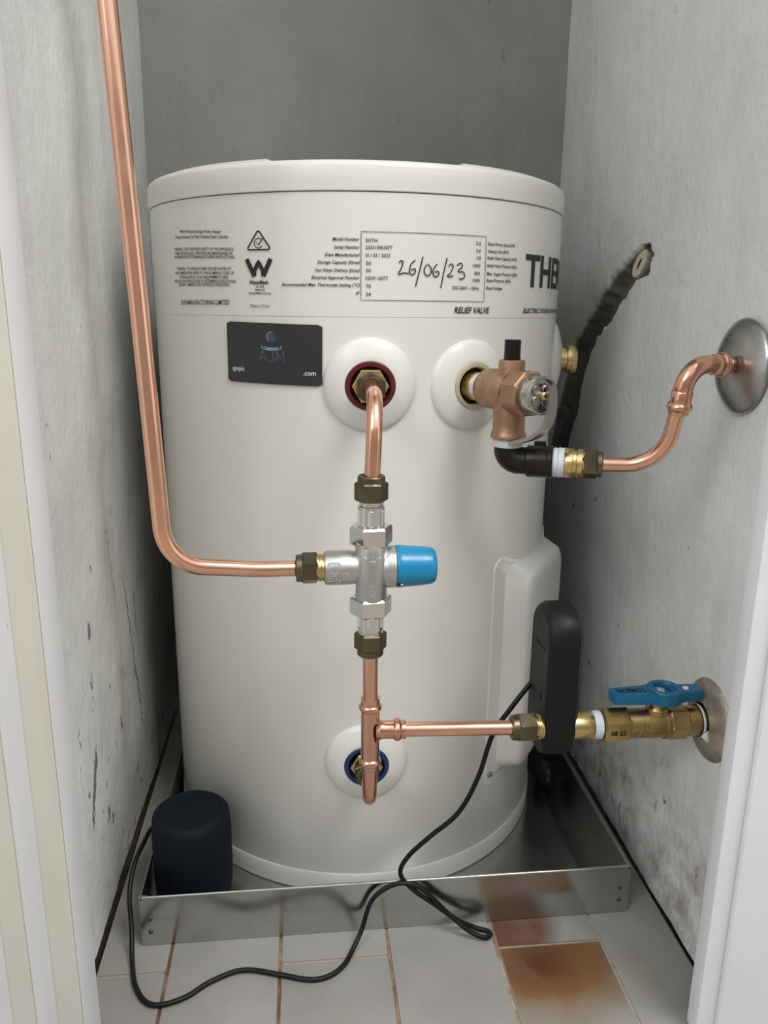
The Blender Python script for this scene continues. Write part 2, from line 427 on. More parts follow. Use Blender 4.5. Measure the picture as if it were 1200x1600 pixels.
def cyl_ribbon(g, pts, w, R=.2210, closed=False, dense=0):
    """pts in (angle deg, z); ribbon width in m"""
    q = [(radians(a)*R, z) for a, z in pts]
    if dense:
        q2 = []
        for i in range(len(q) if closed else len(q)-1):
            a, b = q[i], q[(i+1) % len(q)]
            for k in range(dense): q2.append((a[0]+(b[0]-a[0])*k/dense, a[1]+(b[1]-a[1])*k/dense))
        if not closed: q2.append(q[-1])
        q = q2
    v, f = ribbon2(q, w, closed)
    g.add([cylp(x/R, z, R) for x, z in v], f)
def smooth2(pts, seg=6): return [(p.x, p.y) for p in spline([(a, b*1000, 0) for a, b in pts], seg)]

# ================================================================== STRUCTURE
XL, YB, H = -.265, .232, 2.3
def xr(y): return .297+.008*(y+.2)
# right wall groove outline in (y, z)
GR = [(-.087, .667), (-.099, .652), (-.090, .636), (-.058, .628), (-.035, .613), (.006, .586), (.044, .566), (.065, .542), (.082, .512), (.093, .469), (.133, .405), (.17, .36)]
GL = [(-.060, .664), (-.026, .653), (.008, .640), (.054, .612), (.093, .585), (.136, .551), (.157, .524), (.175, .477), (.196, .438), (.222, .38)]
GP = GR+GL[::-1]
def segd(p, a, b):
    ax, ay = a; bx, by = b; dx, dy = bx-ax, by-ay
    t = max(0, min(1, ((p[0]-ax)*dx+(p[1]-ay)*dy)/(dx*dx+dy*dy)))
    return sqrt((p[0]-ax-t*dx)**2+(p[1]-ay-t*dy)**2)
def inpoly(p, poly):
    c = False; j = len(poly)-1
    for i in range(len(poly)):
        if (poly[i][1] > p[1]) != (poly[j][1] > p[1]) and p[0] < (poly[j][0]-poly[i][0])*(p[1]-poly[i][1])/(poly[j][1]-poly[i][1])+poly[i][0]: c = not c
        j = i
    return c
def groove(y, z):
    if not (-.12 < y < .24 and .34 < z < .69): return 0.0
    q = Vector((y*90, z*90, 3.3)); jy = noise.noise(q)*.0035; jz = noise.noise(q+Vector((9, 4, 1)))*.0035
    p = (y+jy, z+jz)
    if not inpoly(p, GP): return 0.0
    dr = min(segd(p, GR[i], GR[i+1]) for i in range(len(GR)-1))
    dl = min(segd(p, GL[i], GL[i+1]) for i in range(len(GL)-1))
    return .016*min(1, dr/.003)*min(1, dl/.016)
def rng(parts):
    out = []
    for a, b, st in parts:
        n = max(1, round((b-a)/st)); out += [a+(b-a)*i/n for i in range(n)]
    return out+[parts[-1][1]]
def wall(name, us, vs_, pos, back, mats, disp, gfun=None, ragged=.006):
    """grid wall: pos(u, v, depth)->Vector, depth positive = into the wall"""
    g = G(); nu, nv = len(us), len(vs_); V = []; dep = []
    for v in vs_:
        for u in us:
            d = disp(u, v); gd = gfun(u, v) if gfun else 0; dep.append(gd)
            vv = v
            if v == vs_[0]: vv = v+ragged*(.35+.65*abs(noise.noise(Vector((u*40, 1.7, back)))))
            V.append(pos(u, vv, d+gd))
    F, MI = [], []
    for j in range(nv-1):
        for i in range(nu-1):
            ids = (j*nu+i, j*nu+i+1, (j+1)*nu+i+1, (j+1)*nu+i)
            F.append(ids); MI.append(1 if gfun and sum(dep[k] for k in ids) > .012 else 0)
    # close to a slab: rim to the back
    rim = [i for i in range(nu)]+[j*nu+nu-1 for j in range(1, nv)]+[(nv-1)*nu+i for i in range(nu-2, -1, -1)]+[j*nu for j in range(nv-2, 0, -1)]
    uv = [(us[k % nu], vs_[k//nu]) for k in rim]
    n0 = len(V)
    for k, (u, v) in zip(rim, uv):
        p = pos(u, v, back); p.z = V[k].z; V.append(p)
    m = len(rim)
    for i in range(m): F.append((rim[i], rim[(i+1) % m], n0+(i+1) % m, n0+i)); MI.append(0)
    F.append(tuple(range(n0+m-1, n0-1, -1))); MI.append(0)
    g.v = V; g.f = F; g.mi = [0]*len(F)
    o = struct(obj(name, g, mats, angle=60))
    if gfun:
        at = o.data.attributes.new('groove_depth', 'FLOAT', 'POINT')
        for i, v in enumerate(o.data.vertices):
            at.data[i].value = gfun(v.co.y, v.co.z)/.016 if abs(v.co.x-.3) < .05 else 0.0
    return o
def lump(s, amp, f=4.0):
    def d(u, v): return (noise.noise(Vector((u*f, v*f, s)))*1.0+.45*noise.noise(Vector((u*f*3.7, v*f*3.7, s+5)))+.14*noise.noise(Vector((u*60, v*60, s+9))))*amp
    return d
zs = rng([(0, .95, .009), (.95, H, .09)])
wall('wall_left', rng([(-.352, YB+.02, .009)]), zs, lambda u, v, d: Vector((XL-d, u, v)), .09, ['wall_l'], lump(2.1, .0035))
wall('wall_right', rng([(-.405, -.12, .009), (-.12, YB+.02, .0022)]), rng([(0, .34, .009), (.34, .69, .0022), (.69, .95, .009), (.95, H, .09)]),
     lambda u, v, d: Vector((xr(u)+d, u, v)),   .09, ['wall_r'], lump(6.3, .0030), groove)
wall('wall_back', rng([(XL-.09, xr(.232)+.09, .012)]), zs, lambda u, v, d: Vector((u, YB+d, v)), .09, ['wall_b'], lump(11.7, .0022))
g = G(); g.box((XL-.09, -.46, H), (.40, YB+.09, H+.05)); struct(obj('ceiling', g, 'ceiling', smooth=False))

g = G(); g.box((-3, -2.95, -.0016), (3, -2.85, 1.75)); struct(obj('wall_light_blocker', g, 'light_blocker', smooth=False))  # unseen wall, added to block low light and darken the metal reflections

# floor: grout bed with one object per tile
g = G(); g.box((-6, -8, -.05), (6, YB+.09, -.022)); fl = struct(obj('floor', g, 'dirt', smooth=False))
CX0, CX1 = XL+.0060, .2930   # floor stops short of the walls: a dirty gap runs along them
g = G(); g.box((CX0-.002, -.352, -.0219), (CX1+.001, YB-.004, -.0016)); g.box((-6, -8, -.0219), (6, -.3522, -.0016)); obj('grout_bed', g, 'grout', fl, smooth=False)
X0, PX, PY, GAPW = .0105, .1037, .2035, .0030
tile_mesh = {}
def tile(x0, x1, y0, y1):
    key = (round(x1-x0, 4), round(y1-y0, 4))
    if key not in tile_mesh:
        g = G(); a, b = key; g.box((0, 0, -.006), (a, b, 0), bev=.0011)
        o = obj('tile', g, 'tile', parent=fl, angle=50); tile_mesh[key] = o.data
    else:
        o = bpy.data.objects.new('tile', tile_mesh[key]); COL.objects.link(o); o.parent = fl
    o.location = (x0, y0, random.uniform(-.0004, 0.0))
for ci in range(-5, 6):
    cx0 = X0+ci*PX+GAPW/2; cx1 = X0+(ci+1)*PX-GAPW/2
    off = -.302 if ci % 2 else -.4035
    for k in range(-3, 4):
        y0 = off+k*PY+GAPW/2; y1 = y0+PY-GAPW
        if y1 > YB+.05 or y0 < -.95: continue
        if y1 > -.30:
            a, b = max(cx0, CX0), min(cx1, CX1)
            if b-a > .01: tile(a, b, y0, min(y1, YB-.006))
        else: tile(cx0, cx1, y0, y1)

# door frame, left: stop, rebate and lining (plan outlines extruded over the full height)
def jamb(name, strips):
    g0 = None
    r = bpy.data.objects.new(name, None); COL.objects.link(r); r['kind'] = 'structure'; ROOTLOC[r.name] = Vector((0, 0, 0))
    for nm, (xa, xb, ya, yb), m in strips:
        g = G(); g.box((xa, ya, .0006), (xb, yb, H), bev=.0016); obj(nm, g, m, parent=r, angle=50)
    return r
jamb('trim_1', [('door_stop', (-.30, -.2437, -.3920, -.3525), 'frame_white'),
                ('stop_edge', (-.30, -.2440, -.3940, -.3922), 'frame_cream'),
                ('jamb_lining', (-.33, -.2626, -.4310, -.3942), 'frame_white'),
                ('lining_edge', (-.33, -.2629, -.4328, -.4312), 'frame_cream'),
                ('architrave', (-.42, -.2786, -.470, -.4330), 'frame_white')])
jamb('trim_2', [('door_stop', (.2590, .345, -.4120, -.3962), 'frame_white'),
                ('jamb_lining', (.2742, .45, -.4180, -.4126), 'frame_white')])

# ================================================================== SAFE TRAY
TX0, TX1, TY0, TY1, TH = -.2255, .2588, -.2685, .2262, .0530
tr = thing('drip_tray', (0, 0, 0.0002), 'shallow galvanised steel drip tray standing under the water heater on grey tiles', 'tray')
g = G(); g.box((TX0+.0012, TY0+.0012, .0003), (TX1-.0012, TY1-.0012, .0018)); obj('tray_base', g, 'galv', tr, smooth=False)
def traywall(name, a, b, lip):
    g = G(); g.box(a, b); o = obj(name, g, 'galv', tr, smooth=False)
    g = G(); g.tube(lip, .0017, 10); obj('rolled_rim', g, 'galv', o); return o
t_ = .0011
tf = traywall('front_wall', (TX0, TY0, .0003), (TX1, TY0+t_, TH), [(TX0, TY0+.0016, TH), (TX1, TY0+.0016, TH)])
traywall('side_wall', (TX0, TY0+t_, .0003), (TX0+t_, TY1, TH), [(TX0+.0016, TY0, TH), (TX0+.0016, TY1, TH)])
traywall('side_wall', (TX1-t_, TY0+t_, .0003), (TX1, TY1, TH), [(TX1-.0016, TY0, TH), (TX1-.0016, TY1, TH)])
traywall('back_wall', (TX0+t_, TY1-t_, .0003), (TX1-t_, TY1, TH), [(TX0, TY1-.0016, TH), (TX1, TY1-.0016, TH)])
for x in (TX0+.009, TX1-.010):
    for z in (.030, .0155):
        g = G(); g.lathe([(.0024, 0), (.0022, .0010), (.0014, .0014), (.0001, .0015)], frame((x, TY0, z), (0, -1, 0)), 14)
        obj('rivet', g, 'nut', tf)
for x in (TX0+.004, TX1-.004):   # folded corner tabs
    g = G(); g.box((x-.004, TY0+.0012, .02), (x+.004, TY0+.0040, TH+.0015), bev=.0006); obj('corner_tab', g, 'galv', tr)

# ================================================================== WATER HEATER
R = .22
wh = thing('water_heater', (0, 0, .0020), 'white cylindrical electric storage water heater filling the cupboard', 'water heater')
g = G(); g.lathe([(.05, .024), (R-.001, .024), (R, .0262), (R, .300), (R, .6896), (R-.0012, .6902), (.05, .6902)], n=160); obj('tank_body', g, 'tank', wh)
g = G(); g.lathe([(.05, .0021), (.2190, .0021), (.2208, .0035), (.2214, .012), (.2214, .0236), (.2206, .0252), (.20, .0252)], n=160); obj('base_ring', g, 'lid', wh)
ld = G(); ld.lathe([(.2165, .6905), (.2206, .6905), (.2212, .6911), (.2213, .700), (.2211, .7098), (.2200, .7128), (.2178, .7146), (.2150, .7152), (.195, .7150), (.1, .7150), (.0005, .7150)], n=160); lid = obj('lid', ld, 'lid', wh)
for a0, a1 in ((-78, -26), (22, 80)):
    g = G(); n = 24; prof = [(.211, .7135), (.2105, .7168), (.2075, .7184), (.188, .7184), (.1855, .7168), (.185, .7135)]
    g.lathe(prof, n=n, a0=radians(a0-90), a1=radians(a1-90))
    m = len(prof); g.f.append(tuple(i*(n+1) for i in range(m))); g.f.append(tuple(i*(n+1)+n for i in range(m))); g.mi += [0, 0]
    obj('lid_pad', g, 'lid', lid)
# clear label film
g = G(); n = 70; aa = [radians(-80+165*i/n) for i in range(n+1)]
g.add([cylp(a, z, R+.0003) for z in (.5892, .684) for a in aa], [(i, i+1, n+2+i, n+1+i) for i in range(n)])
obj('label_film', g, 'film', wh)
SAFETY = [(-51.6, -36.8, .663, .660, 'Mains Pressure Storage Water Heater'), (-53.9, -34.6, .6585, .6555, 'Vitreous Enamel On Fully Welded Steel Cylinder'),
    (-54.9, -33.4, .648, .6451, 'WARNING - FOR CONTINUED SAFETY OF THIS APPLIANCE'), (-54.7, -33.8, .6442, .6416, 'IT MUST BE INSTALLED, OPERATED AND MAINTAINED IN'),
    (-55.2, -33.1, .6409, .6384, "ACCORDANCE WITH THE MANUFACTURER'S INSTRUCTIONS."), (-54.1, -34.3, .6305, .6288, 'WARNING - THIS APPLIANCE MAY DELIVER WATER AT'),
    (-54.9, -33.5, .6267, .6252, 'HIGH TEMPERATURE, REFER TO THE PLUMBING CODE OF'), (-53.0, -35.2, .6229, .6218, 'AUSTRALIA (PCA), LOCAL REQUIREMENTS AND'),
    (-55.6, -32.9, .6193, .6182, 'INSTALLATION INSTRUCTIONS TO DETERMINE IF ADDITIONAL'), (-53.6, -34.9, .616, .6153, 'DELIVERY TEMPERATURE CONTROL IS REQUIRED')]
g = G()
for i, (a, b, z0, z1, s) in enumerate(SAFETY): cyl_text(g, s, a, b, z0, z1, .0026 if i > 1 else .0027, shear=.25 if i < 2 else 0, bold=.012)
cyl_text(g, 'DUX MANUFACTURING LIMITED', -52.9, -35.1, .600, .6004, .0042, shear=.2, bold=.012)
obj('printed_safety_notice', g, 'print', wh, smooth=False)
g = G()
for a, b, z, s, c_, bo in ((-29.4, -24.4, .6173, 'WaterMark', .0034, .03), (-27.7, -25.6, .6136, 'AS 3498', .0019, .01), (-28.1, -25.4, .6109, 'WM 40193', .0019, .01), (-29.6, -23.9, .6083, 'Global-Mark.com.au', .0021, .01), (-29.2, -24.4, .5975, 'Made in China', .0028, 0)):
    cyl_text(g, s, a, b, z, z, c_, bold=bo)
obj('printed_approval_text', g, 'print', wh, smooth=False)
# regulatory triangle with tick
g = G()
def rtri(cx, cz, s):
    pts = []
    for k, (ax, az) in enumerate(((-2.75, -.0070), (2.75, -.0070), (0, .0074))):
        d = [(-150), (-30), 90][k]
        for t in (-40, 0, 40):
            th = radians(d+t); pts.append((cx+ax*s*.86+.42*cos(th), cz+az*s*.86+.0014*sin(th)))
    return pts
cyl_ribbon(g, rtri(-26.7, .6515, 1.0), .0013, closed=True, dense=3)
cyl_ribbon(g, [(-26.7+1.05*cos(radians(t)), .6495+.0040*sin(radians(t))) for t in range(50, 331, 14)], .0008)
cyl_ribbon(g, [(-27.2, .6502), (-26.75, .6478), (-25.6, .6535)], .0009)
obj('regulatory_tick_mark', g, 'print', wh, smooth=False)
g = G()   # bold W mark
def wp(x, y): return (-30.36+(x-557)/159*7.08, .6366-(y-637)/96*.0143)
for q, wd in (([(568, 637), (611, 733)], .0042), ([(705, 637), (661, 733)], .0042), ([(601, 733), (624, 705)], .0001), ([(611, 733), (612, 702), (636, 652), (660, 702), (661, 733)], .0036)):
    cyl_ribbon(g, [wp(*p) for p in q], wd, dense=4)
obj('certification_w_logo', g, 'print', wh, smooth=False)
g = G()
for a0, a1, z, s in ((-9.5, -3.7, .6525, 'Model Number'), (-9.2, -3.6, .6461, 'Serial Number'), (-11.2, -3.6, .640, 'Date Manufactured'), (-12.9, -3.6, .634, 'Storage Capacity (litres)'), (-13.5, -3.6, .6275, 'Hot Water Delivery (litres)'),
    (-14.3, -3.6, .6215, 'Electrical Approval Number'), (-21.15, -3.6, .6155, 'Recommended Max. Thermostat Setting (\u00b0C)'), (-4.4, -3.6, .6088, 'IP'),
    ): cyl_text(g, s, a0, a1, z, z, .0027, shear=.22, bold=.016)
obj('printed_rating_names', g, 'print', wh, smooth=False); g = G()
for a0, a1, z, s in ((27.4, 36.4, .6528, 'Rated Power Input (kW)'), (27.5, 34.2, .6467, 'Heating Unit (kW)'), (27.4, 37.4, .641, 'Relief Valve Capacity (kW)'), (27.4, 37.5, .6345, 'Relief Valve Pressure (kPa)'), (27.4, 37.8, .6275, 'Max. Supply Pressure (kPa)'), (27.4, 35.4, .6217, 'Rated Pressure (kPa)'), (27.4, 32.5, .6152, 'Rated Voltage')):
    cyl_text(g, s, a0, a1, z, z, .0027, shear=.22, bold=.016)
obj('printed_rating_units', g, 'print', wh, smooth=False); g = G()
for a0, a1, z, s in ((-2.3, .3, .6517, '50TH'), (-2.3, 3.6, .6462, '230310963077'), (-2.3, 3.1, .6398, '10 / 03 / 2023'), (-2.2, -1.1, .6334, '50'), (-2.2, -1.1, .6275, '50'), (-2.25, 2.7, .6213, 'NSW 16077'), (-2.2, -1.1, .6147, '70'), (-2.2, -1.1, .6081, '24'),
    ): cyl_text(g, s, a0, a1, z, z, .0030, bold=.008)
obj('printed_serial_values', g, 'print', wh, smooth=False); g = G()
for a0, a1, z, s in ((24.0, 25.4, .6526, '3.6'), (24.1, 25.4, .6466, '3.6'), (24.4, 25.5, .6404, '10'), (23.4, 25.4, .6339, '1000'), (23.85, 25.4, .6274, '800'), (23.4, 25.4, .6214, '1000'), (17.95, 25.3, .6146, '230-240V ~ 50Hz')):
    cyl_text(g, s, a0, a1, z, z, .0030, bold=.008)
obj('printed_power_values', g, 'print', wh, smooth=False)
g = G(); cyl_ribbon(g, [(-3.3, .6585), (26.9, .6585), (26.9, .6031), (-3.3, .6031)], .0005, closed=True, dense=16)
obj('rating_box_outline', g, 'print', wh, smooth=False)
g = G(); cyl_text(g, 'RELIEF VALVE', 18.7, 28.7, .5957, .5957, .0052, shear=.22, bold=.02); obj('relief_valve_caption', g, 'print', wh, smooth=False)
g = G(); cyl_text(g, 'THER', 41.2, 69.5, .6325, .6325, .0285, bold=.022); cyl_text(g, 'ELECTRIC STORAGE WATER HEATER', 41.1, 72, .5957, .5957, .0042, shear=.2, bold=.02)
obj('brand_lettering', g, 'print', wh, smooth=False)
HAND = [[(5.1, .6341), (5.75, .636), (5.98, .6337), (5.48, .6282), (5.05, .625), (6.14, .6259), (7.38, .6255)], [(8.83, .6366), (7.87, .6331), (7.55, .6268), (8.14, .6245), (8.88, .6269), (8.78, .6293), (7.89, .6284)],
    [(10.61, .6396), (9.91, .6286), (8.99, .615)], [(11.47, .6331), (10.95, .6287), (11.43, .6243), (12.44, .6256), (12.54, .6304), (11.69, .6338)], [(14.0, .634), (13.11, .6289), (13.38, .6238), (14.31, .6245), (14.43, .6274), (13.45, .6273)],
    [(16.48, .6395), (15.72, .6275), (15.06, .6143)], [(16.88, .6324), (17.6, .6344), (18.01, .6325), (17.42, .6269), (16.71, .6241), (18.18, .6246)], [(18.99, .6335), (20.09, .6352), (20.38, .632), (19.39, .6287), (20.68, .628), (21.13, .6245), (20.23, .6219), (19.61, .6228)]]
g = G()
for st in HAND:
    sm = [(p.x, p.y/200) for p in spline([(a, z*200, 0) for a, z in st], 8)]
    cyl_ribbon(g, sm, .0010, R=.2212)
obj('handwritten_date', g, 'marker', wh, smooth=False)

# rosettes around the ports, following the tank's curve
def radial(a): a = radians(a); return Vector((sin(a), -cos(a), 0))
def rosette(a, z0, ringmat, label):
    prof = [(.0412, -.0008), (.0410, .0012), (.0398, .0030), (.0365, .0048), (.031, .0068), (.026, .0082), (.0226, .0088), (.0215, .0086), (.0210, .0060), (.0208, .0002)]
    def mp(r, th, h): return cylp(radians(a)+r*cos(th)/R, z0+r*sin(th), R+h)
    def ring(prof, n=56):
        g = G(); V = [mp(r, 2*pi*i/n, h) for r, h in prof for i in range(n)]
        return g.add(V, [(j*n+i, j*n+(i+1) % n, (j+1)*n+(i+1) % n, (j+1)*n+i) for j in range(len(prof)-1) for i in range(n)])
    o = lab(obj('port_rosette', ring(prof), 'rosette', wh), label)
    obj('colour_ring', ring([(.0213, .0004), (.0213, .0092), (.0205, .0099), (.0175, .0096), (.0168, .0085), (.0168, .0006)]), ringmat, o)
    obj('port_socket', ring([(.0170, .0014), (.004, .0014)]), 'rubber', o)
    return o
HP, CP, RP, SP = (-1.2, .5308), (-1.6, .1572), (24.0, .529), (81.0, .543)
ro = rosette(*HP, 'red', 'white plastic rosette with a dark red ring')
m = frame(cylp(radians(HP[0]), HP[1], R), radial(HP[0]))
g = G(); g.prism(hexpts(.0162, 6, pi/2), .0016, .0125, m, .0012); obj('brass_nipple', g, 'brass', ro)
ro = rosette(*CP, 'bluering', 'white plastic rosette with a navy blue ring')
m = frame(cylp(radians(CP[0]), CP[1], R), radial(CP[0]))
g = G(); g.prism(hexpts(.0162, 6, pi/2), .0016, .0125, m, .0012); obj('brass_nipple', g, 'brass', ro)
ro = rosette(*RP, 'beigering', 'white plastic rosette behind the bronze relief valve')
ro = rosette(*SP, 'beigering', 'white rosette on the right flank')
m = frame(cylp(radians(SP[0]), SP[1], R), radial(SP[0]))
g = G(); g.lathe([(.002, .002), (.0125, .002), (.0125, .010), (.0135, .0105), (.0135, .013), (.0125, .0135), (.0125, .0165), (.0150, .017), (.0155, .019), (.0155, .0262), (.0145, .0275), (.002, .0275)], m, 28); obj('brass_plug', g, 'brass', ro)

# element cover on the right flank
CA = radians(57); cn = Vector((sin(CA), -cos(CA), 0)); ct = Vector((cos(CA), sin(CA), 0))
def cpt(t, nrm, z): return ct*t+cn*nrm+Vector((0, 0, z))
def roundrect(hw, z0, z1, r, k=6):
    P = []
    for cx, cz, a0 in ((hw-r, z1-r, 0), (-hw+r, z1-r, 90), (-hw+r, z0+r, 180), (hw-r, z0+r, 270)):
        for i in range(k+1):
            a = radians(a0+90*i/k); P.append((cx+r*cos(a), cz+r*sin(a)))
    return P
def surf(t): return sqrt(max(0, R*R-t*t))
layers = []
for hw, z0, z1, r, mode in ((.084, .1040, .3530, .012, 'a'), (.0838, .1042, .3528, .012, 'b'), (.069, .1085, .3440, .016, 'c'), (.0655, .112, .3360, .018, .2335), (.0620, .1155, .3315, .020, .2368), (.0560, .122, .325, .020, .2378)):
    L = []
    for t, z in roundrect(hw, z0, z1, r):
        if mode == 'a': q = surf(t)-.0005
        elif mode == 'b': q = surf(t)+.0016
        elif mode == 'c': q = surf(t)+.0026
        else: q = max(mode-.10*max(0, abs(t)-.05), surf(t)+.004)
        L.append(cpt(t, q, z))
    layers.append(L)
g = G(); nL = len(layers[0]); V = [p for L in layers for p in L]
F = [(j*nL+i, j*nL+(i+1) % nL, (j+1)*nL+(i+1) % nL, (j+1)*nL+i) for j in range(len(layers)-1) for i in range(nL)]
F.append(tuple((len(layers)-1)*nL+i for i in range(nL)))
g.add(V, F); ec = lab(obj('element_cover', g, 'lid', wh, angle=50), 'white moulded box cover over the heating element')
sa = 36.3
m = frame(cylp(radians(sa), .1085, R), radial(sa))
g = G(); g.prism([(.011*cos(t)+(-.004 if cos(t) < 0 else .004), .0055*sin(t)) for t in [2*pi*i/16 for i in range(16)]], -.0005, .0018, m, .0006); obj('screw_tab', g, 'lid', ec)
g = G(); g.lathe([(.0034, .0017), (.0034, .0030), (.0024, .0040), (.0001, .0043)], m, 16); obj('cover_screw', g, 'steel', ec)

# ================================================================== STICKER
st = thing('business_card_magnet', cylp(radians(-24), .5292, R+.0005), 'charcoal business card magnet with water drop logo stuck on the heater', 'card')
def stp(u, v, h=0.0):
    a = -36.05+(24.1)*u+(-.15)*(1-v); z = (.5308+(.5839-.5308)*v)*(1-u)+(.5293+(.5819-.5293)*v)*u
    return cylp(radians(a), z, R+.0006+h)
def stmesh(h0, h1, k=20):
    g = G(); out = []
    rr = .035
    for cx, cy, a0 in ((1-rr*.6, 1-rr, 0), (rr*.6, 1-rr, 90), (rr*.6, rr, 180), (1-rr*.6, rr, 270)):
        for i in range(5):
            a = radians(a0+22.5*i); out.append((cx+rr*.6*cos(a), cy+rr*sin(a)))
    return out
g = G(); nu = 24
for j, h in enumerate((0, .0009)):
    g.v += [stp(i/nu, v, h) for v in (0, .03, .97, 1) for i in range(nu+1)]
def cidx(j, r, i): return j*4*(nu+1)+r*(nu+1)+i
for i in range(nu):
    for r in range(3):
        for j in (0, 1):
            if i in (0, nu-1) and r in (0, 2):
                # clipped corner
                ids = [(r, i), (r, i+1), (r+1, i+1), (r+1, i)]
                cut = {(0, 0): (0, 0), (0, nu-1): (0, nu), (2, 0): (3, 0), (2, nu-1): (3, nu)}[(r, i)]
                f = tuple(cidx(j, *q) for q in ids if q != cut)
            else: f = (cidx(j, r, i), cidx(j, r, i+1), cidx(j, r+1, i+1), cidx(j, r+1, i))
            g.f.append(f); g.mi.append(0)
bord = [(0, i) for i in range(1, nu)]+[(1, nu), (2, nu)]+[(3, i) for i in range(nu-1, 0, -1)]+[(2, 0), (1, 0)]
for a, b in zip(bord, bord[1:]+bord[:1]): g.f.append((cidx(0, *a), cidx(0, *b), cidx(1, *b), cidx(1, *a))); g.mi.append(0)
obj('card', g, 'sticker', st, angle=50)
RS = R+.0006+.0009+.0002
g = G(); AH = .0098; AZ = .5494
def let(a0, a1, pts): cyl_ribbon(g, [(a0+(a1-a0)*u, AZ+AH*v) for u, v in pts], .0007, R=RS)
let(-27.3, -25.2, [(0, 0), (.5, 1)]); let(-27.3, -25.2, [(.5, 1), (1, 0)]); let(-27.3, -25.2, [(.2, .36), (.8, .36)])
let(-25.0, -23.6, [(.95, 1), (.95, .28), (.85, .1), (.6, .02), (.3, .05), (.1, .2)])
let(-23.0, -20.8, [(.05, 0), (.12, 1)]); let(-23.0, -20.8, [(.12, 1), (.5, .3)]); let(-23.0, -20.8, [(.5, .3), (.88, 1)]); let(-23.0, -20.8, [(.88, 1), (.95, 0)])
obj('logo_letters', g, 'st_grey', st, smooth=False)
g = G(); cyl_text(g, 'ajmplu', -34.7, -31.4, .5428, .5431, .0044, R=RS, bold=.01); obj('web_address', g, 'st_white', st, smooth=False); g = G(); cyl_text(g, '.com', -16.4, -13.5, .5408, .5408, .0044, R=RS, bold=.01); obj('web_address', g, 'st_white', st, smooth=False)
g = G(); cyl_ribbon(g, [(-24.0+1.15*cos(radians(t)), .5712+.0043*sin(radians(t))) for t in range(0, 360, 15)], .0004, R=RS, closed=True)
g.add([cylp(radians(-24.0), .5712, RS)]+[cylp(radians(-24.0+1.1*cos(radians(t))), .5712+.0041*sin(radians(t)), RS) for t in range(0, 361, 15)], [(0, i, i+1) for i in range(1, 25)])
obj('drop_logo', g, 'st_slate', st, smooth=False)
g = G()
for rx, rz in ((2.5, .0024), (1.7, .0014), (1.0, .0006)):
    cyl_ribbon(g, [(-24.0+rx*cos(radians(t)), .5622+rz*sin(radians(t))) for t in range(150, 391, 12)], .0006, R=RS)
cyl_ribbon(g, [(-24.0+1.1*cos(radians(t)), .5712+.0042*sin(radians(t))) for t in range(80, 240, 14)], .0006, R=RS+.0001)
obj('ripple_logo', g, 'st_blue', st, smooth=False)

# ================================================================== PIPES AND FITTINGS
PR = .00635
def comp_nut(parent, o, d, hexr=.0130, collar=.0046, hexl=.0150, rot=0.0, mat='nut'):
    """compression nut: collar first (at o, on the pipe side), then hexagon along d"""
    g = G(); m = frame(o, d, (0, -1, 0.02) if abs(Vector(d).normalized().y) < .9 else (0, 0, 1))
    g.lathe([(PR+.0001, .0002), (PR+.0006, 0), (.0102, 0), (.0109, .0008), (.0110, collar), (.0115, collar+.0008)], m, 40)
    g.prism(hexpts(hexr, 6, rot), collar+.0002, collar+hexl, m, .0011)
    return obj('compression_nut', g, mat, parent, angle=28)
def threads(o, d, r, L, n=5):
    g = G(); prof = [(r*.6, 0)]
    for i in range(n):
        h = L*i/n; prof += [(r-.0007, h+.05*L/n), (r, h+.4*L/n), (r, h+.6*L/n), (r-.0007, h+.95*L/n)]
    prof.append((r*.6, L)); g.lathe(prof, frame(o, d), 28); return g

# hot outlet pipe
VX, VY = -.0114, -.318
hot = thing('hot_outlet_pipe', (VX, VY, .45), 'short bent copper pipe dropping from the red-ringed port to the mixing valve', 'pipe')
hp = cylp(radians(HP[0]), HP[1]-.001, R)
path = bendpath([hp+Vector((0, -.012, 0)), (-.0082, VY+.002, .5305), (VX, VY, .4525)], .034, 14)
g = G(); g.tube(path, PR, 28); obj('copper_tube', g, 'copper', hot)
comp_nut(hot, (VX, VY, .4705), (0, 0, -1), .0134, .0050, .0150, rot=pi/6)
comp_nut(hot, hp+Vector((-.0006, -.0285, 0)), (0.02, 1, 0), .0138, .0045, .0115, rot=0)

# mixing valve
mv = thing('tempering_valve', (VX, VY, .3395), 'chrome tempering valve with a sky blue adjustment cap in front of the heater', 'valve')
def tailpiece(z0, z1, zf):
    g = G(); m = frame((VX, VY, z0), (0, 0, z1-z0), (0, -1, 0)); L = abs(z1-z0)
    g.lathe([(.004, 0), (.0102, 0), (.0102, L*.12), (.0094, L*.14), (.0094, L*.20), (.0107, L*.24), (.0108, L*.98), (.004, L)], m, 36)
    g.prism(hexpts(.0117, 6, radians(8 if z1 < z0 else -8)), L*.34, L*.92, m, .0006); return obj('chrome_tailpiece', g, 'chrome', mv, angle=28)
tailpiece(.4520, .4290, 0); tailpiece(.3385, .3590, 0)
def union(z0, z1):
    g = G(); m = frame((VX, VY, z0), (0, 0, z1-z0), (0, -1, 0)); L = abs(z1-z0)
    g.prism(hexpts(.0172, 6, radians(25 if z1 < z0 else -25)), 0, L, m, .0014); return obj('union_nut', g, 'chrome', mv, angle=28)
union(.4306, .4150); union(.3560, .3712)
vz = .3945
g = G()
bz = [.3690, .3705, .3725, .3750, .3780, .3815, .3860, .3905, .3945, .3985, .4030, .4070, .4100, .4130, .4150, .4170, .4180]
br_ = [.0112, .0124, .0129, .0128, .0126, .0125, .0125, .0125, .0125, .0125, .0125, .0125, .0126, .0128, .0129, .0124, .0112]
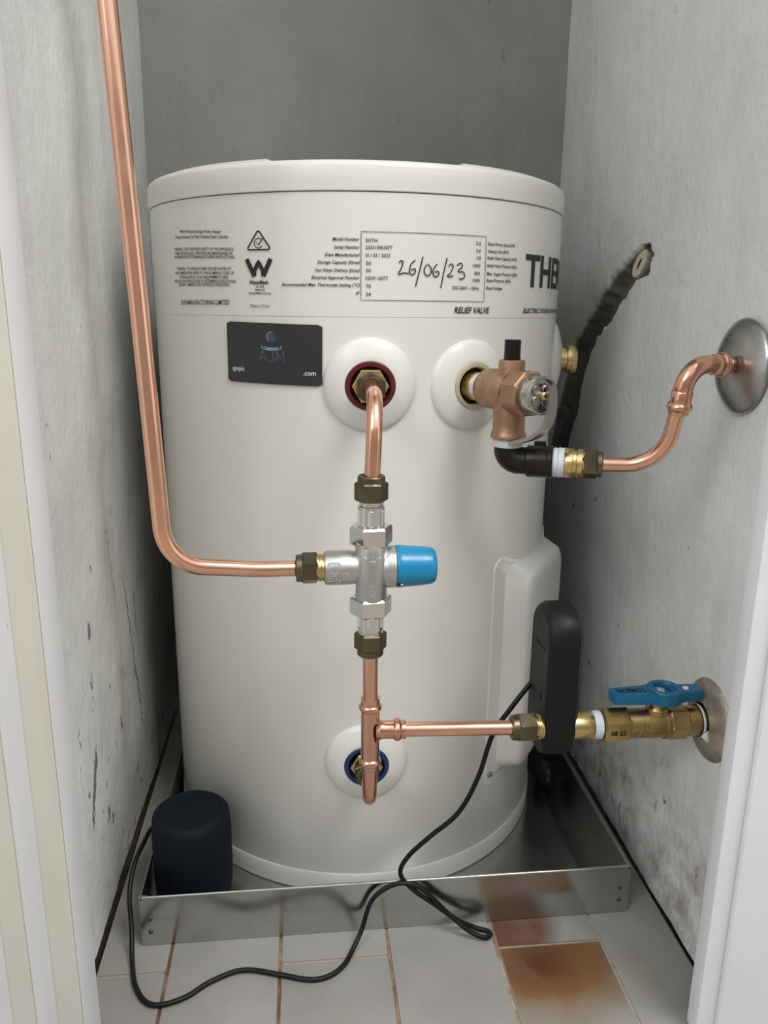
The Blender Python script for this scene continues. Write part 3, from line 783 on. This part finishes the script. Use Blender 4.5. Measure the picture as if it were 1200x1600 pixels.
def bulge(z): return .0062*sin(pi*min(1, max(0, (z-.369)/(.418-.369))))**.7
g.tube([(VX, VY-bulge(z), z) for z in bz], br_, 48)
mx = frame((0, VY, vz+.0012), (1, 0, 0), (0, -1, 0))
g.lathe([(.004, -.0488), (.0122, -.0488), (.0135, -.0480), (.0139, -.0465), (.0139, -.0280), (.0134, -.0262), (.0134, -.010)], mx, 48)
g.lathe([(.0139, -.012), (.0150, -.003), (.0168, .0005), (.0171, .002), (.0171, .0078), (.0160, .0082), (.004, .0082)], mx, 48)
body = obj('valve_body', g, 'cast_nickel', mv, angle=40)
g = G(); g.lathe([(.004, .0084), (.0166, .0084), (.0172, .0092), (.0173, .0120), (.0170, .0140), (.0168, .0150), (.0166, .0200), (.0158, .0300), (.0150, .0365), (.0142, .0388), (.0128, .0404), (.0100, .0412), (.0003, .0413)], mx, 56)
cap = lab(obj('adjustment_cap', g, 'cap_blue', mv, angle=50), 'sky blue plastic cap')
a = radians(-38); p = Vector((.0112, VY-.0172*cos(a), vz+.0012+.0172*sin(a)))
mm = frame(p, Vector((0, -cos(a), sin(a))), (0, 0, 1))
g = G(); g.box((-.0019, -.0017, -.002), (.0019, .0022, .0005), mm, .0003); obj('indicator_slot', g, 'rubber', cap)
g = G(); g.box((-.0012, -.0016, -.001), (.0012, .0004, .0009), mm, .0002); obj('brass_pointer', g, 'brass', cap)
# raised cast lettering on the body
def arm_txt(g, s, x, rot, w, cap_, dz=0.0, r=.0139, bold=0.0):
    v, f, x0, x1 = textpts(s, 0, bold); sx = w/(x1-x0); sy = cap_/CAPH; c, sn = cos(rot), sin(rot); V = []
    for (px, py) in v:
        u = (px-(x0+x1)/2)*sx; q = (py-CAPH/2)*sy; U = u*c-q*sn; Q = u*sn+q*c+dz
        th = Q/r; V.append((x+U, cos(th), sin(th)))
    P = lambda h: [Vector((a, VY-(r+h)*c_, vz+.0012+(r+h)*s_)) for a, c_, s_ in V]
    solid(g, P(.0008), P(-.0003), f)
g = G(); arm_txt(g, 'MIX', -.0415, -pi/2, .0088, .0050, -.0040, bold=.03); arm_txt(g, 'CR', -.0325, pi/2, .0070, .0045, -.0030, bold=.02)
def arm_rib(g, pts, w, closed=False, r=.0139):
    v, f = ribbon2(pts, w, closed); P = lambda h: [Vector((x, VY-(r+h)*cos(q/r), vz+.0012+(r+h)*sin(q/r))) for x, q in v]; solid(g, P(.0008), P(-.0003), f)
arm_rib(g, [(-.0452, -.0088), (-.0378, -.0088), (-.0370, -.0078), (-.0370, .0072), (-.0378, .0082), (-.0452, .0082), (-.0460, .0072), (-.0460, -.0078)], .0010, True)
obj('cast_lettering', g, 'chrome', body, smooth=False)
g = G()
def brl(g, pts, w, closed=False):
    v, f = ribbon2(pts, w, closed); r = .0126; P = lambda h: [Vector((VX+r*sin(x/r), VY-bulge(z)-(r+h)*cos(x/r), z)) for x, z in v]; solid(g, P(.0006), P(-.0003), f)
brl(g, [(-.0025, .4058), (.0025, .4058), (0, .4018)], .0007, True); brl(g, [(-.010, .4105), (-.005, .4075), (-.0028, .4068)], .0009); brl(g, [(.010, .4105), (.005, .4075), (.0028, .4068)], .0009)
brl(g, [(-.0022, .4122), (-.0022, .4088), (.0022, .4088), (.0022, .4122)], .0009)
brl(g, [(.002, .3800), (0, .3815), (-.002, .3800), (-.002, .3780), (0, .3765), (.002, .3780)], .0009); brl(g, [(-.0022, .3842), (.0022, .3842), (0, .387)], .0007, True)
obj('flow_arrow_casting', g, 'chrome', body, smooth=False)
obj('brass_adaptor', threads((-.0560, VY, vz+.0015), (1, 0, 0), .0113, .0085, 3), 'brass', mv)

# riser
ris = thing('mixed_water_riser_pipe', (-.12, -.335, .40), 'long copper pipe bending up past the left side of the heater', 'pipe')
path = bendpath([(-.0640, VY, .3958), (-.1000, -.3290, .3995), (-.1655, -.3545, .4130), (-.1728, -.3510, .6015), (-.1920, -.3370, 1.02), (-.2350, -.3100, 2.28)], [.12, .036, .9, 3.0], 14)
g = G(); g.tube(path, PR, 28); obj('copper_tube', g, 'copper', ris)
comp_nut(ris, (-.0712, VY-.0004, .3960), (1, 0.03, 0), .0130, .0046, .0125, rot=pi/6)

# cold side: pipe below the valve
TXc, TYc, TZc = -.0099, -.305, .2422
cp = thing('cold_drop_pipe', (VX, -.311, .262), 'short vertical copper pipe between the tempering valve and the copper tee', 'pipe')
g = G(); g.tube([(VX+.0001, VY+.0002, .3370), (VX+.0006, VY+.005, .3000), (TXc, TYc, .2640)], PR, 28); obj('copper_tube', g, 'copper', cp)
comp_nut(cp, (VX, VY+.0006, .3196), (0, 0, 1), .0134, .0050, .0150, rot=pi/6)
# tee
te = thing('copper_tee', (TXc, TYc, .2045), 'copper press tee fitting in front of the blue-ringed port', 'pipe fitting')
def sleeve(h0, h1, hb, sgn=1, r=.0079, rb=.0099):
    """press-fit end: mouth at h1, bead centred at hb"""
    s = 1 if h1 > h0 else -1
    return [(r+.0002, h0), (r+.0001, hb-s*.0034), (r+.0010, hb-s*.0026), (rb, hb-s*.0010), (rb, hb+s*.0010), (r+.0010, hb+s*.0026), (r, hb+s*.0032), (r+.0002, h1-s*.0004), (r, h1), (PR, h1)]
g = G(); mt = Matrix.Translation((TXc, TYc, 0))
g.lathe(sleeve(TZc, .2735, .2645), mt, 36); g.lathe(sleeve(TZc, .2045, .2120), mt, 36)
bd = Vector((.122, -.0068, 0)).normalized(); mb = frame((TXc, TYc, TZc), bd, (0, 0, 1))
g.lathe([(.0112, .0046), (.0098, .0064), (.0086, .0085), (.0078, .0115)]+sleeve(.0125, .0306, .0235)[1:], mb, 36)
obj('tee_body', g, 'copper_fit', te, angle=45)
# bottom bend into tank
ce = thing('cold_inlet_bend', (TXc, TYc, .155), 'copper bend turning from the tee back into the blue-ringed port', 'pipe')
cpp = cylp(radians(CP[0]), CP[1], R)
path = bendpath([(TXc, TYc, .2100), (TXc, TYc+.0004, .1615), cpp+Vector((0, -.010, .001))], .030, 14)
g = G(); g.tube(path, PR, 28); obj('copper_tube', g, 'copper_fit', ce)
comp_nut(ce, cpp+Vector((-.001, -.0300, .0008)), (0.02, 1, 0), .0138, .0045, .0125, rot=0)
# branch
br = thing('cold_supply_branch_pipe', (.06, -.3085, .235), 'straight horizontal copper pipe running from the tee to the black monitor', 'pipe')
g = G(); g.tube([Vector((TXc, TYc, TZc))+bd*.018, (.121, -.3118, .2420)], PR, 28); obj('copper_tube', g, 'copper', br)
comp_nut(br, (.1135, -.3116, .2420), (1, 0, 0), .0134, .0052, .0158, rot=pi/6)

# ================================================================== SUPPLY: monitor, stop valve, wall flange
SY, SZ = -.312, .2416
mo = thing('leak_monitor', (.155, -.308, .215), 'black upright rounded plastic water monitor threaded onto the cold supply pipe', 'sensor')
def stadium(hy, z0, z1, r, k=8):
    P = []
    for cx, cz, a0 in ((hy-r, z1-r, 0), (-hy+r, z1-r, 90), (-hy+r, z0+r, 180), (hy-r, z0+r, 270)):
        for i in range(k+1):
            a = radians(a0+90*i/k); P.append((cx+r*cos(a), cz+r*sin(a)))
    return P
def mono(layers):
    g = G(); n = len(layers[0][0])
    V = [Vector((x, yc+p[0], p[1])) for L, x, yc in layers for p in L]
    F = [(j*n+i, j*n+(i+1) % n, (j+1)*n+(i+1) % n, (j+1)*n+i) for j in range(len(layers)-1) for i in range(n)]
    F += [tuple(range(n-1, -1, -1)), tuple((len(layers)-1)*n+i for i in range(n))]
    return g.add(V, F)
yc = -.2965
g = mono([(stadium(.0255, .2150, .3460, .022), .1402, yc), (stadium(.0275, .2125, .3485, .0245), .1418, yc), (stadium(.0290, .2110, .3510, .026), .1460, yc), (stadium(.0290, .2110, .3510, .026), .1600, yc), (stadium(.0278, .2122, .3495, .0245), .1660, yc), (stadium(.0200, .2200, .3410, .018), .1712, yc)])
shell = obj('monitor_shell', g, 'black', mo, angle=30)
g = mono([(stadium(.0235, .2170, .3440, .020), .1396, yc), (stadium(.0242, .2163, .3447, .0205), .1404, yc)])
fp = lab(obj('face_plate', g, 'black_face', mo, angle=30), 'dark grey side face')
g = G(); g.prism([(.0020*cos(t), .0045*sin(t)) for t in [2*pi*i/16 for i in range(16)]], 0, .0006, frame((.1396, -.306, .2680), (-1, 0, 0), (0, 1, 0))); obj('indicator_light', g, 'rubber', fp)
g = G(); m_ = Matrix(((0, 0, -1, .1395), (-1, 0, 0, -.299), (0, 1, 0, .314), (0, 0, 0, 1)))
for k in range(6): g.box((-.014+k*.0045, -.0012, -.0001), (-.0115+k*.0045, .0012, .0003), m_)
obj('embossed_marks', g, 'black', fp, smooth=False)
obj('brass_thread', threads((.1330, SY, .2420), (1, 0, 0), .0110, .0085, 4), 'brass', mo)
g = G(); m = frame((.1670, SY, SZ), (1, 0, 0), (0, -1, 0)); g.lathe([(.004, 0), (.0122, 0), (.0124, .001), (.0124, .0188), (.0118, .0196), (.004, .0196)], m, 36); obj('brass_socket', g, 'brass', mo)

sv = thing('stop_valve', (.245, SY, .226), 'brass stop valve with a blue butterfly handle joined to the right wall', 'valve')
g = G(); prof = [(.004, 0)]
for i in range(7): prof += [(.0118+.0006*(i % 2)+random.uniform(0, .0004), .0003+i*.0013)]
prof.append((.004, .0098)); g.lathe(prof, frame((.1856, SY, SZ), (1, 0, 0)), 32); obj('thread_tape', g, 'tape', sv)
g = G(); m = frame((.1945, SY, SZ-.0004), (1, 0, 0), (0, -1, 0))
g.prism(hexpts(.0163, 6, pi/6), 0, .0230, m, .0011)
g.lathe([(.0137, .0228), (.0137, .0240), (.0131, .0246), (.0131, .0395), (.0136, .044), (.0136, .0560), (.0148, .0568), (.0148, .0600), (.0136, .0610)], m, 40)
g.prism(hexpts(.0155, 6, 0), .0605, .0780, m, .001)
g.lathe([(.0135, .0775), (.0135, .0900), (.0138, .0900), (.0138, .0990), (.004, .0990)], m, 36)
g.lathe([(.0100, .010), (.0100, .0145), (.0076, .0175), (.0070, .0250), (.003, .0250)], Matrix.Translation((.2455, SY, SZ)), 28)
vb = obj('valve_body', g, 'brass_dull', sv, angle=28)
fm = Matrix(((1, 0, 0, .2057), (0, 0, -1, SY-.0142), (0, 1, 0, SZ-.0014), (0, 0, 0, 1)))
g = G(); flat_text(g, '08 22', fm, width=.0135, cap=.0042, depth=.0003, bold=.012); obj('date_stamp', g, 'rubber', vb, smooth=False)
# cast emblem: two loops above a tick
g = G(); em = Matrix(((1, 0, 0, .2290), (0, 0, -1, SY-.0132), (0, 1, 0, SZ), (0, 0, 0, 1)))
def fl_rib(g, pts, w_, m_, h=.0003, closed=False):
    v, f = ribbon2(pts, w_, closed); g.add([m_ @ Vector((x, y, h)) for x, y in v], f)
for k in (-.0032, .0, .0032): fl_rib(g, [(k-.0012, .0004), (k-.0013, .0045), (k+.0002, .0058), (k+.0012, .0045), (k+.0012, .0004)], .0007, em)
fl_rib(g, [(-.0045, -.0010), (.0045, -.0010)], .0007, em); fl_rib(g, [(-.0052, -.0052), (-.0038, -.0036), (-.0020, -.0030)], .0007, em); fl_rib(g, [(.0, -.0046), (.0045, -.0046)], .0006, em)
obj('cast_emblem', g, 'brass', vb, smooth=False)
# butterfly handle
hz0, hz1 = .2635, .2755
g = G(); hm = Matrix.Translation((.2455, SY, 0)) @ Matrix.Rotation(radians(3), 4, 'Z') @ Matrix.Rotation(radians(1.0), 4, 'Y')
wl = [(-.0490, -.0068), (-.0180, -.0092), (-.0060, -.0125), (-.0060, .0125), (-.0180, .0092), (-.0490, .0068), (-.0498, .0)]
wr = [(.0060, -.0125), (.0175, -.0080), (.0335, -.0064), (.0345, -.0050), (.0345, .0050), (.0335, .0064), (.0175, .0080), (.0060, .0125)]
g.prism(wl, hz0+.0004, hz1-.0020, hm, .0007); g.prism(wr, hz0+.0004, hz1-.0020, hm, .0007)
g.lathe([(.006, hz0-.0006), (.0140, hz0-.0006), (.0152, hz0+.0006), (.0150, hz1-.0012), (.0140, hz1), (.0102, hz1), (.0094, hz1-.0012), (.0092, hz1-.0048), (.0005, hz1-.0048)], hm, 40)
hd = lab(obj('butterfly_handle', g, 'handle_blue', sv, angle=35), 'blue painted two-winged handle')
g = G(); g.lathe([(.0055, .2700), (.0055, .2722), (.0046, .2733), (.0001, .2736)], Matrix.Translation((.2455, SY, 0)), 20); g.lathe([(.0018, .2735), (.0012, .2742), (.0001, .2744)], Matrix.Translation((.2455, SY, 0)), 14); obj('handle_screw', g, 'chrome', hd)
g = G(); g.lathe([(.0026, hz1-.0034), (.0026, hz1-.0014), (.0001, hz1-.0012)], Matrix.Translation((.2455+.0245, SY+.0005, 0)), 14); obj('rivet', g, 'st_white', hd)
g = G(); tm = hm @ Matrix.Translation((-.0310, .0, hz1-.0021)) @ Matrix.Rotation(pi, 4, 'Z'); flat_text(g, 'TOMSON', tm, width=.027, cap=.0070, depth=.0004, bold=.02); obj('handle_lettering', g, 'rubber', hd, smooth=False)

def flange(name, c, n, r, prof, mat, label):
    g = G(); g.lathe(prof, frame(c, n), 56); o = obj(name, g, mat, loc=Vector(c)); return tag(o, label, 'pipe cover')
wn = Vector((-1, .008, 0))
f2 = flange('wall_flange', (xr(-.313)-.0005, -.313, .2420), wn, .037, [(.0142, .0006), (.0372, .0004), (.0374, .0012), (.0365, .0026), (.031, .0052), (.024, .0072), (.0188, .0088), (.0166, .0092), (.0158, .0082), (.0150, .0012)], 'cover_dirty', 'grubby stained round wall flange around the brass stop valve')
g = G(); g.add([Vector(p) for p in ((.2838, -.3300, .2395), (.2862, -.3325, .2280), (.2790, -.3330, .2325), (.2815, -.3318, .2370), (.2850, -.3285, .2260), (.2775, -.3312, .2345))], [(0, 1, 3), (1, 2, 3), (1, 4, 2), (2, 5, 3), (0, 3, 5)])
g.v = [Vector((p.x+.003, p.y+.003, p.z)) for p in g.v]
g2 = G(); g2.lathe([(.0148, 0), (.0152, .0006), (.0152, .0016), (.0148, .0022)], frame((.2832, SY, SZ-.0004), (1, 0, 0)), 36)
g2.add(g.v, g.f); obj('torn_tape', g2, 'tape', sv)

# ================================================================== RELIEF VALVE AND DRAIN LINE
rn = radial(RP[0]); rc = cylp(radians(RP[0]), RP[1], R)
rv = thing('relief_valve', rc+rn*.058+Vector((0, 0, -.045)), 'bronze pressure relief valve with a steel lever beside the hot outlet', 'valve')
m = frame(rc, rn, (0, 0, 1))
g = threads(rc+rn*.002, rn, .0130, .013, 4); obj('brass_thread', g, 'brass', rv)
g = G(); g.lathe([(.004, .013), (.0112, .013), (.0122, .014), (.0118, .017), (.0124, .019), (.0120, .0215), (.0126, .024), (.004, .0245)], m, 32); obj('thread_tape', g, 'tape', rv)
vc = rc+rn*.058
g = G()
g.lathe([(.004, .0225), (.0118, .0225), (.0150, .0240), (.0170, .0275), (.0176, .0320), (.0176, .0395), (.0168, .0440), (.0172, .0460), (.0180, .0480), (.0180, .0560), (.0168, .0590), (.0160, .0620), (.0172, .0640), (.0184, .0655)], m, 44)
g.prism(hexpts(.0196, 8, pi/8), .0650, .0850, m, .0012)
mz = Matrix.Translation((vc.x, vc.y, 0))
g.lathe([(.004, .5555), (.0100, .5555), (.0110, .5548), (.0112, .5535), (.0112, .535)], mz, 36)
g.lathe([(.0140, .525), (.0136, .503), (.0138, .4955), (.0150, .4925), (.0155, .4905), (.0152, .4890), (.0140, .4884), (.004, .4884)], mz, 40)
rb = obj('bronze_body', g, 'bronze', rv, angle=32)
g = G(); g.lathe([(.004, .4890), (.0128, .4890), (.0132, .4875), (.0124, .4858), (.0128, .4838), (.0120, .4815), (.004, .4812)], mz, 32); obj('outlet_tape', g, 'tape', rv)
g = G(); g.lathe([(.0068, .5550), (.0070, .5556), (.0068, .5640), (.0070, .5715), (.0064, .5722), (.003, .5718), (.0002, .5716)], mz, 20); obj('black_cap', g, 'rubber', rv)
g = G(); g.lathe([(.004, .0845), (.0152, .0845), (.0158, .0853), (.0158, .0985), (.0152, .1002), (.0140, .1004), (.0132, .0994), (.0128, .0970), (.006, .0968), (.0002, .0968)], m, 48); ed = obj('steel_bonnet', g, 'bonnet', rv)
for k in range(4):
    a0 = radians(45+90*k); pts = [(.0062*cos(a0)+.0044*cos(t)*1.0, .0072*sin(a0)+.0044*sin(t)) for t in [2*pi*i/12 for i in range(12)]]
    g = G(); g.prism(pts, .0968, .0983, m, .0004); obj('bonnet_lobe', g, 'lever', ed)
g = G(); g.lathe([(.0034, .0965), (.0034, .1020), (.0026, .1028), (.0012, .1028), (.0010, .0990)], m, 18); obj('pivot_pin', g, 'brass', rv)
# lever: flat bar bent down and back under the valve
side = Vector((cos(radians(RP[0])), sin(radians(RP[0])), 0))
def lp(s, z, q=0.0): return rc+rn*s+Vector((0, 0, z))+side*q
cl = spline([lp(.1030, .0090, .005), lp(.1035, .000, .006), lp(.1040, -.012, .006), lp(.1010, -.024, .005), lp(.0920, -.0335, .003), lp(.0810, -.0390, -.001), lp(.0690, -.0430, -.006)], 6)
g = G(); V = []; nC = len(cl); wd = .0042; th = .0017
for i, p in enumerate(cl):
    tgn = (cl[min(i+1, nC-1)]-cl[max(i-1, 0)]).normalized(); nr = tgn.cross(side).normalized()
    ww = wd*(1 if i < nC*.6 else 1-.45*((i-nC*.6)/(nC*.4)))
    V += [p+side*ww+nr*th, p+side*ww-nr*th, p-side*ww-nr*th, p-side*ww+nr*th]
F = [(0, 1, 2, 3), tuple((nC-1)*4+k for k in (3, 2, 1, 0))]
for i in range(nC-1):
    for k in range(4): F.append((i*4+k, i*4+(k+1) % 4, (i+1)*4+(k+1) % 4, (i+1)*4+k))
g.add(V, F); obj('easing_lever', g, 'lever', rv, angle=40)
g = G()   # cast mark on the barrel
tm_dir = (rn*-.0 + Vector((-cos(radians(RP[0])), -sin(radians(RP[0])), 0))*.75+Vector((0, 0, .1))).normalized()
for pts in ([(.0295, .0075), (.0295, .0092), (.0390, .0092), (.0390, .0060)], [(.0295, -.0040), (.0295, -.0085), (.0390, -.0085), (.0390, -.0055)], [(.0295, .004), (.0295, -.001), (.0345, -.0010)]):
    v, f = ribbon2(pts, .0012); r0 = .0178; b0 = radians(-50)
    sideL = -side
    g.add([rc+rn*x+(sideL*cos(q/r0)+Vector((0, 0, 1))*sin(q/r0))*r0 for x, q in v], f)
obj('cast_mark', g, 'bronze', rb, smooth=False)

# blackened elbow with brass adaptor
dd = Vector((.93, -.37, .012)).normalized(); ez = .4695
el = thing('drain_elbow', (vc.x, vc.y, ez-.012), 'blackened brass elbow fitting below the relief valve outlet', 'pipe fitting')
e0 = Vector((vc.x, vc.y, .4825)); ec_ = Vector((vc.x, vc.y, ez))
path = bendpath([e0, ec_, ec_+dd*.020], .010, 10)
g = G(); g.tube(path, .0118, 32)
me_ = frame(ec_+dd*.0165, dd, (0, 0, 1))
g.lathe([(.006, 0), (.0118, 0), (.0136, .0010), (.0138, .0022), (.0136, .0180), (.0142, .0188), (.0142, .0220), (.0132, .0230), (.006, .0230)], me_, 36)
obj('elbow_body', g, 'elbow_black', el, angle=35)
g = G(); g.box((-.0020, -.010, .006), (.0020, -.004, .016), me_ @ Matrix.Translation((.0145, 0, 0)), .0004); obj('wrench_lug', g, 'elbow_black', el)
g = G(); g.lathe([(.004, .0228), (.0120, .0228), (.0128, .0245), (.0122, .0265), (.0130, .0285), (.0124, .0305), (.0129, .0325), (.004, .0327)], me_, 32); obj('thread_tape', g, 'tape', el)
g = G(); g.lathe([(.004, .0325), (.0122, .0325), (.0128, .0333), (.0128, .0395), (.0112, .0400), (.0108, .0425), (.0112, .0430), (.0126, .0436), (.0126, .0475), (.0110, .0480), (.0108, .0530), (.004, .0530)], me_, 36); obj('brass_adaptor', g, 'brass', el)
dp0 = ec_+dd*.0165+dd*.0480
dr = thing('drain_pipe', dp0, 'copper drain pipe sweeping up from the relief valve elbow', 'pipe')
ns = dp0+dd*.0165
path = bendpath([dp0+dd*.003, dp0+dd*.0635+Vector((0, 0, .001)), (.2335, -.3205, .5320)], .036, 16)
g = G(); g.tube(path, PR, 28); obj('copper_tube', g, 'copper', dr)
comp_nut(dr, ns, -dd, .0126, .0040, .0125, rot=pi/6)
pe = thing('press_elbow', (.2335, -.3275, .523), 'copper press elbow joining the drain pipe to the steel wall flange', 'pipe fitting')
A = Vector((.2333, -.3178, .5200)); B = Vector((.2340, -.3235, .5565)); C = Vector((.2760, -.3055, .5555)); dAB = (B-A).normalized(); dBC = (C-B).normalized()
g = G(); pth = bendpath([A+dAB*.010, B, C-dBC*.010], .0195, 14); g.tube(pth, .0074, 32, caps=False)
g.lathe([(.0074, .0165), (.0082, .0155)]+sleeve(.014, -.0025, .0035)[1:], frame(A, dAB), 36); mbc = frame(B, dBC); Lb = (C-B).length
g.lathe([(.0074, Lb-.0185), (.0082, Lb-.0175)]+sleeve(Lb-.016, Lb-.001, Lb-.0065)[1:], mbc, 36); obj('elbow_body', g, 'copper_fit', pe, angle=45)
g = G(); g.tube([C-dBC*.004, Vector((xr(-.297)-.001, -.2970, .5535))], PR, 24); obj('copper_stub', g, 'copper_fit', pe)
flange('wall_flange', (xr(-.297)-.0006, -.297, .5535), wn, .039, [(.0070, .0005), (.0382, .0004), (.0388, .0014), (.0382, .0032), (.0368, .0044), (.032, .0080), (.026, .0112), (.018, .0145), (.011, .0162), (.0085, .0165), (.0075, .0150)], 'steel', 'smooth domed steel wall flange where the copper drain pipe enters the wall')

# old pipe end left in the wall groove
g = G()
pm = frame((xr(-.06)+.004, -.064, .6455), (-1, -.45, .1), (0, -.45, 1))
g.prism([(.0155*cos(t), .0078*sin(t)) for t in [2*pi*i/24 for i in range(24)]], -.012, .004, pm, .0012)
cs = tag(obj('cut_pipe_end', g, 'stub', loc=(xr(-.06), -.064, .6455)), 'pale cut pipe end showing in the groove of the right wall', 'pipe')
g = G(); g.prism([(.0060*cos(t), .0011*sin(t)) for t in [2*pi*i/12 for i in range(12)]], .0038, .0044, pm); obj('slit', g, 'rubber', cs)

# ================================================================== SPEAKER, CABLE, WRAPPER
sx, sy = -.1832, -.2060
sp = thing('cylindrical_speaker', (sx, sy, .0022), 'dark navy cylindrical speaker standing in the left corner of the tray', 'speaker')
g = G(); g.lathe([(.004, .0024), (.0325, .0024), (.0358, .0050), (.0380, .012), (.0392, .026), (.0395, .040), (.0395, .0800), (.0392, .0865)], Matrix.Translation((sx, sy, 0)), 64); obj('fabric_body', g, 'navy', sp)
g = G(); g.lathe([(.0393, .0858), (.0391, .0890), (.0384, .0955), (.0378, .0995), (.0350, .1022), (.0310, .1034), (.0302, .1024), (.004, .1020), (.0002, .1020)], Matrix.Translation((sx, sy, 0)), 64); obj('top_cap', g, 'navy_top', sp)
cr = .0023
pts = [(.1425, -.2760, .2690), (.1330, -.2800, .2600), (.1200, -.2830, .2440), (.1060, -.2800, .2180), (.0945, -.2770, .1710), (.0770, -.2750, .1320), (.0500, -.2725, .1050), (.0300, -.2710, .0830), (.0235, -.2705, .0650), (.0340, -.2735, .0500), (.0560, -.2770, .0330), (.0800, -.2795, .0140), (.1000, -.2805, .0035), (.1110, -.2860, .0028), (.1060, -.2925, .0030), (.0900, -.2890, .0090), (.0700, -.2810, .0240), (.0460, -.2755, .0480), (.0280, -.2735, .0560), (.0100, -.2745, .0530), (-.0050, -.2760, .0400), (-.0150, -.2830, .0140), (-.0240, -.2950, .0040), (-.0340, -.3120, .0026), (-.0480, -.3230, .0026), (-.0650, -.3255, .0026), (-.0910, -.3180, .0026), (-.1270, -.3090, .0026), (-.1550, -.3190, .0026), (-.1780, -.3350, .0026), (-.2040, -.3390, .0026), (-.2210, -.3200, .0026), (-.2305, -.2900, .0040), (-.2345, -.2680, .0200), (-.2390, -.2480, .0430), (-.2375, -.2250, .0590), (-.2330, -.2020, .0640), (-.2280, -.1780, .0650), (-.2190, -.1580, .0540), (-.2090, -.1460, .0250), (-.2010, -.1440, .0060)]
g = G(); g.tube(spline(pts, 8), cr, 12)
tag(obj('power_cable', g, 'rubber', loc=(.1, -.286, .004)), 'black power cable looping over the tray edge and across the tiles', 'cable')
# dark lump behind the heater
g = G(); bm = bmesh.new(); bmesh.ops.create_icosphere(bm, subdivisions=3, radius=1)
for v in bm.verts:
    n_ = noise.noise(v.co*1.7+Vector((3, 1, 2)))*.32+noise.noise(v.co*5)*.1
    v.co = v.co*(1+n_); v.co = Vector((v.co.x*.0095, v.co.y*.020, max(-.9, v.co.z)*.020))
bm.verts.index_update(); g.add([v.co+Vector((.2385, -.045, .0216)) for v in bm.verts], [tuple(v.index for v in f.verts) for f in bm.faces]); bm.free()
tag(obj('crumpled_wrapper', g, 'wrap', loc=(.2385, -.045, .004)), 'small dark crumpled lump on the tray behind the heater below the element cover', 'wrapper')
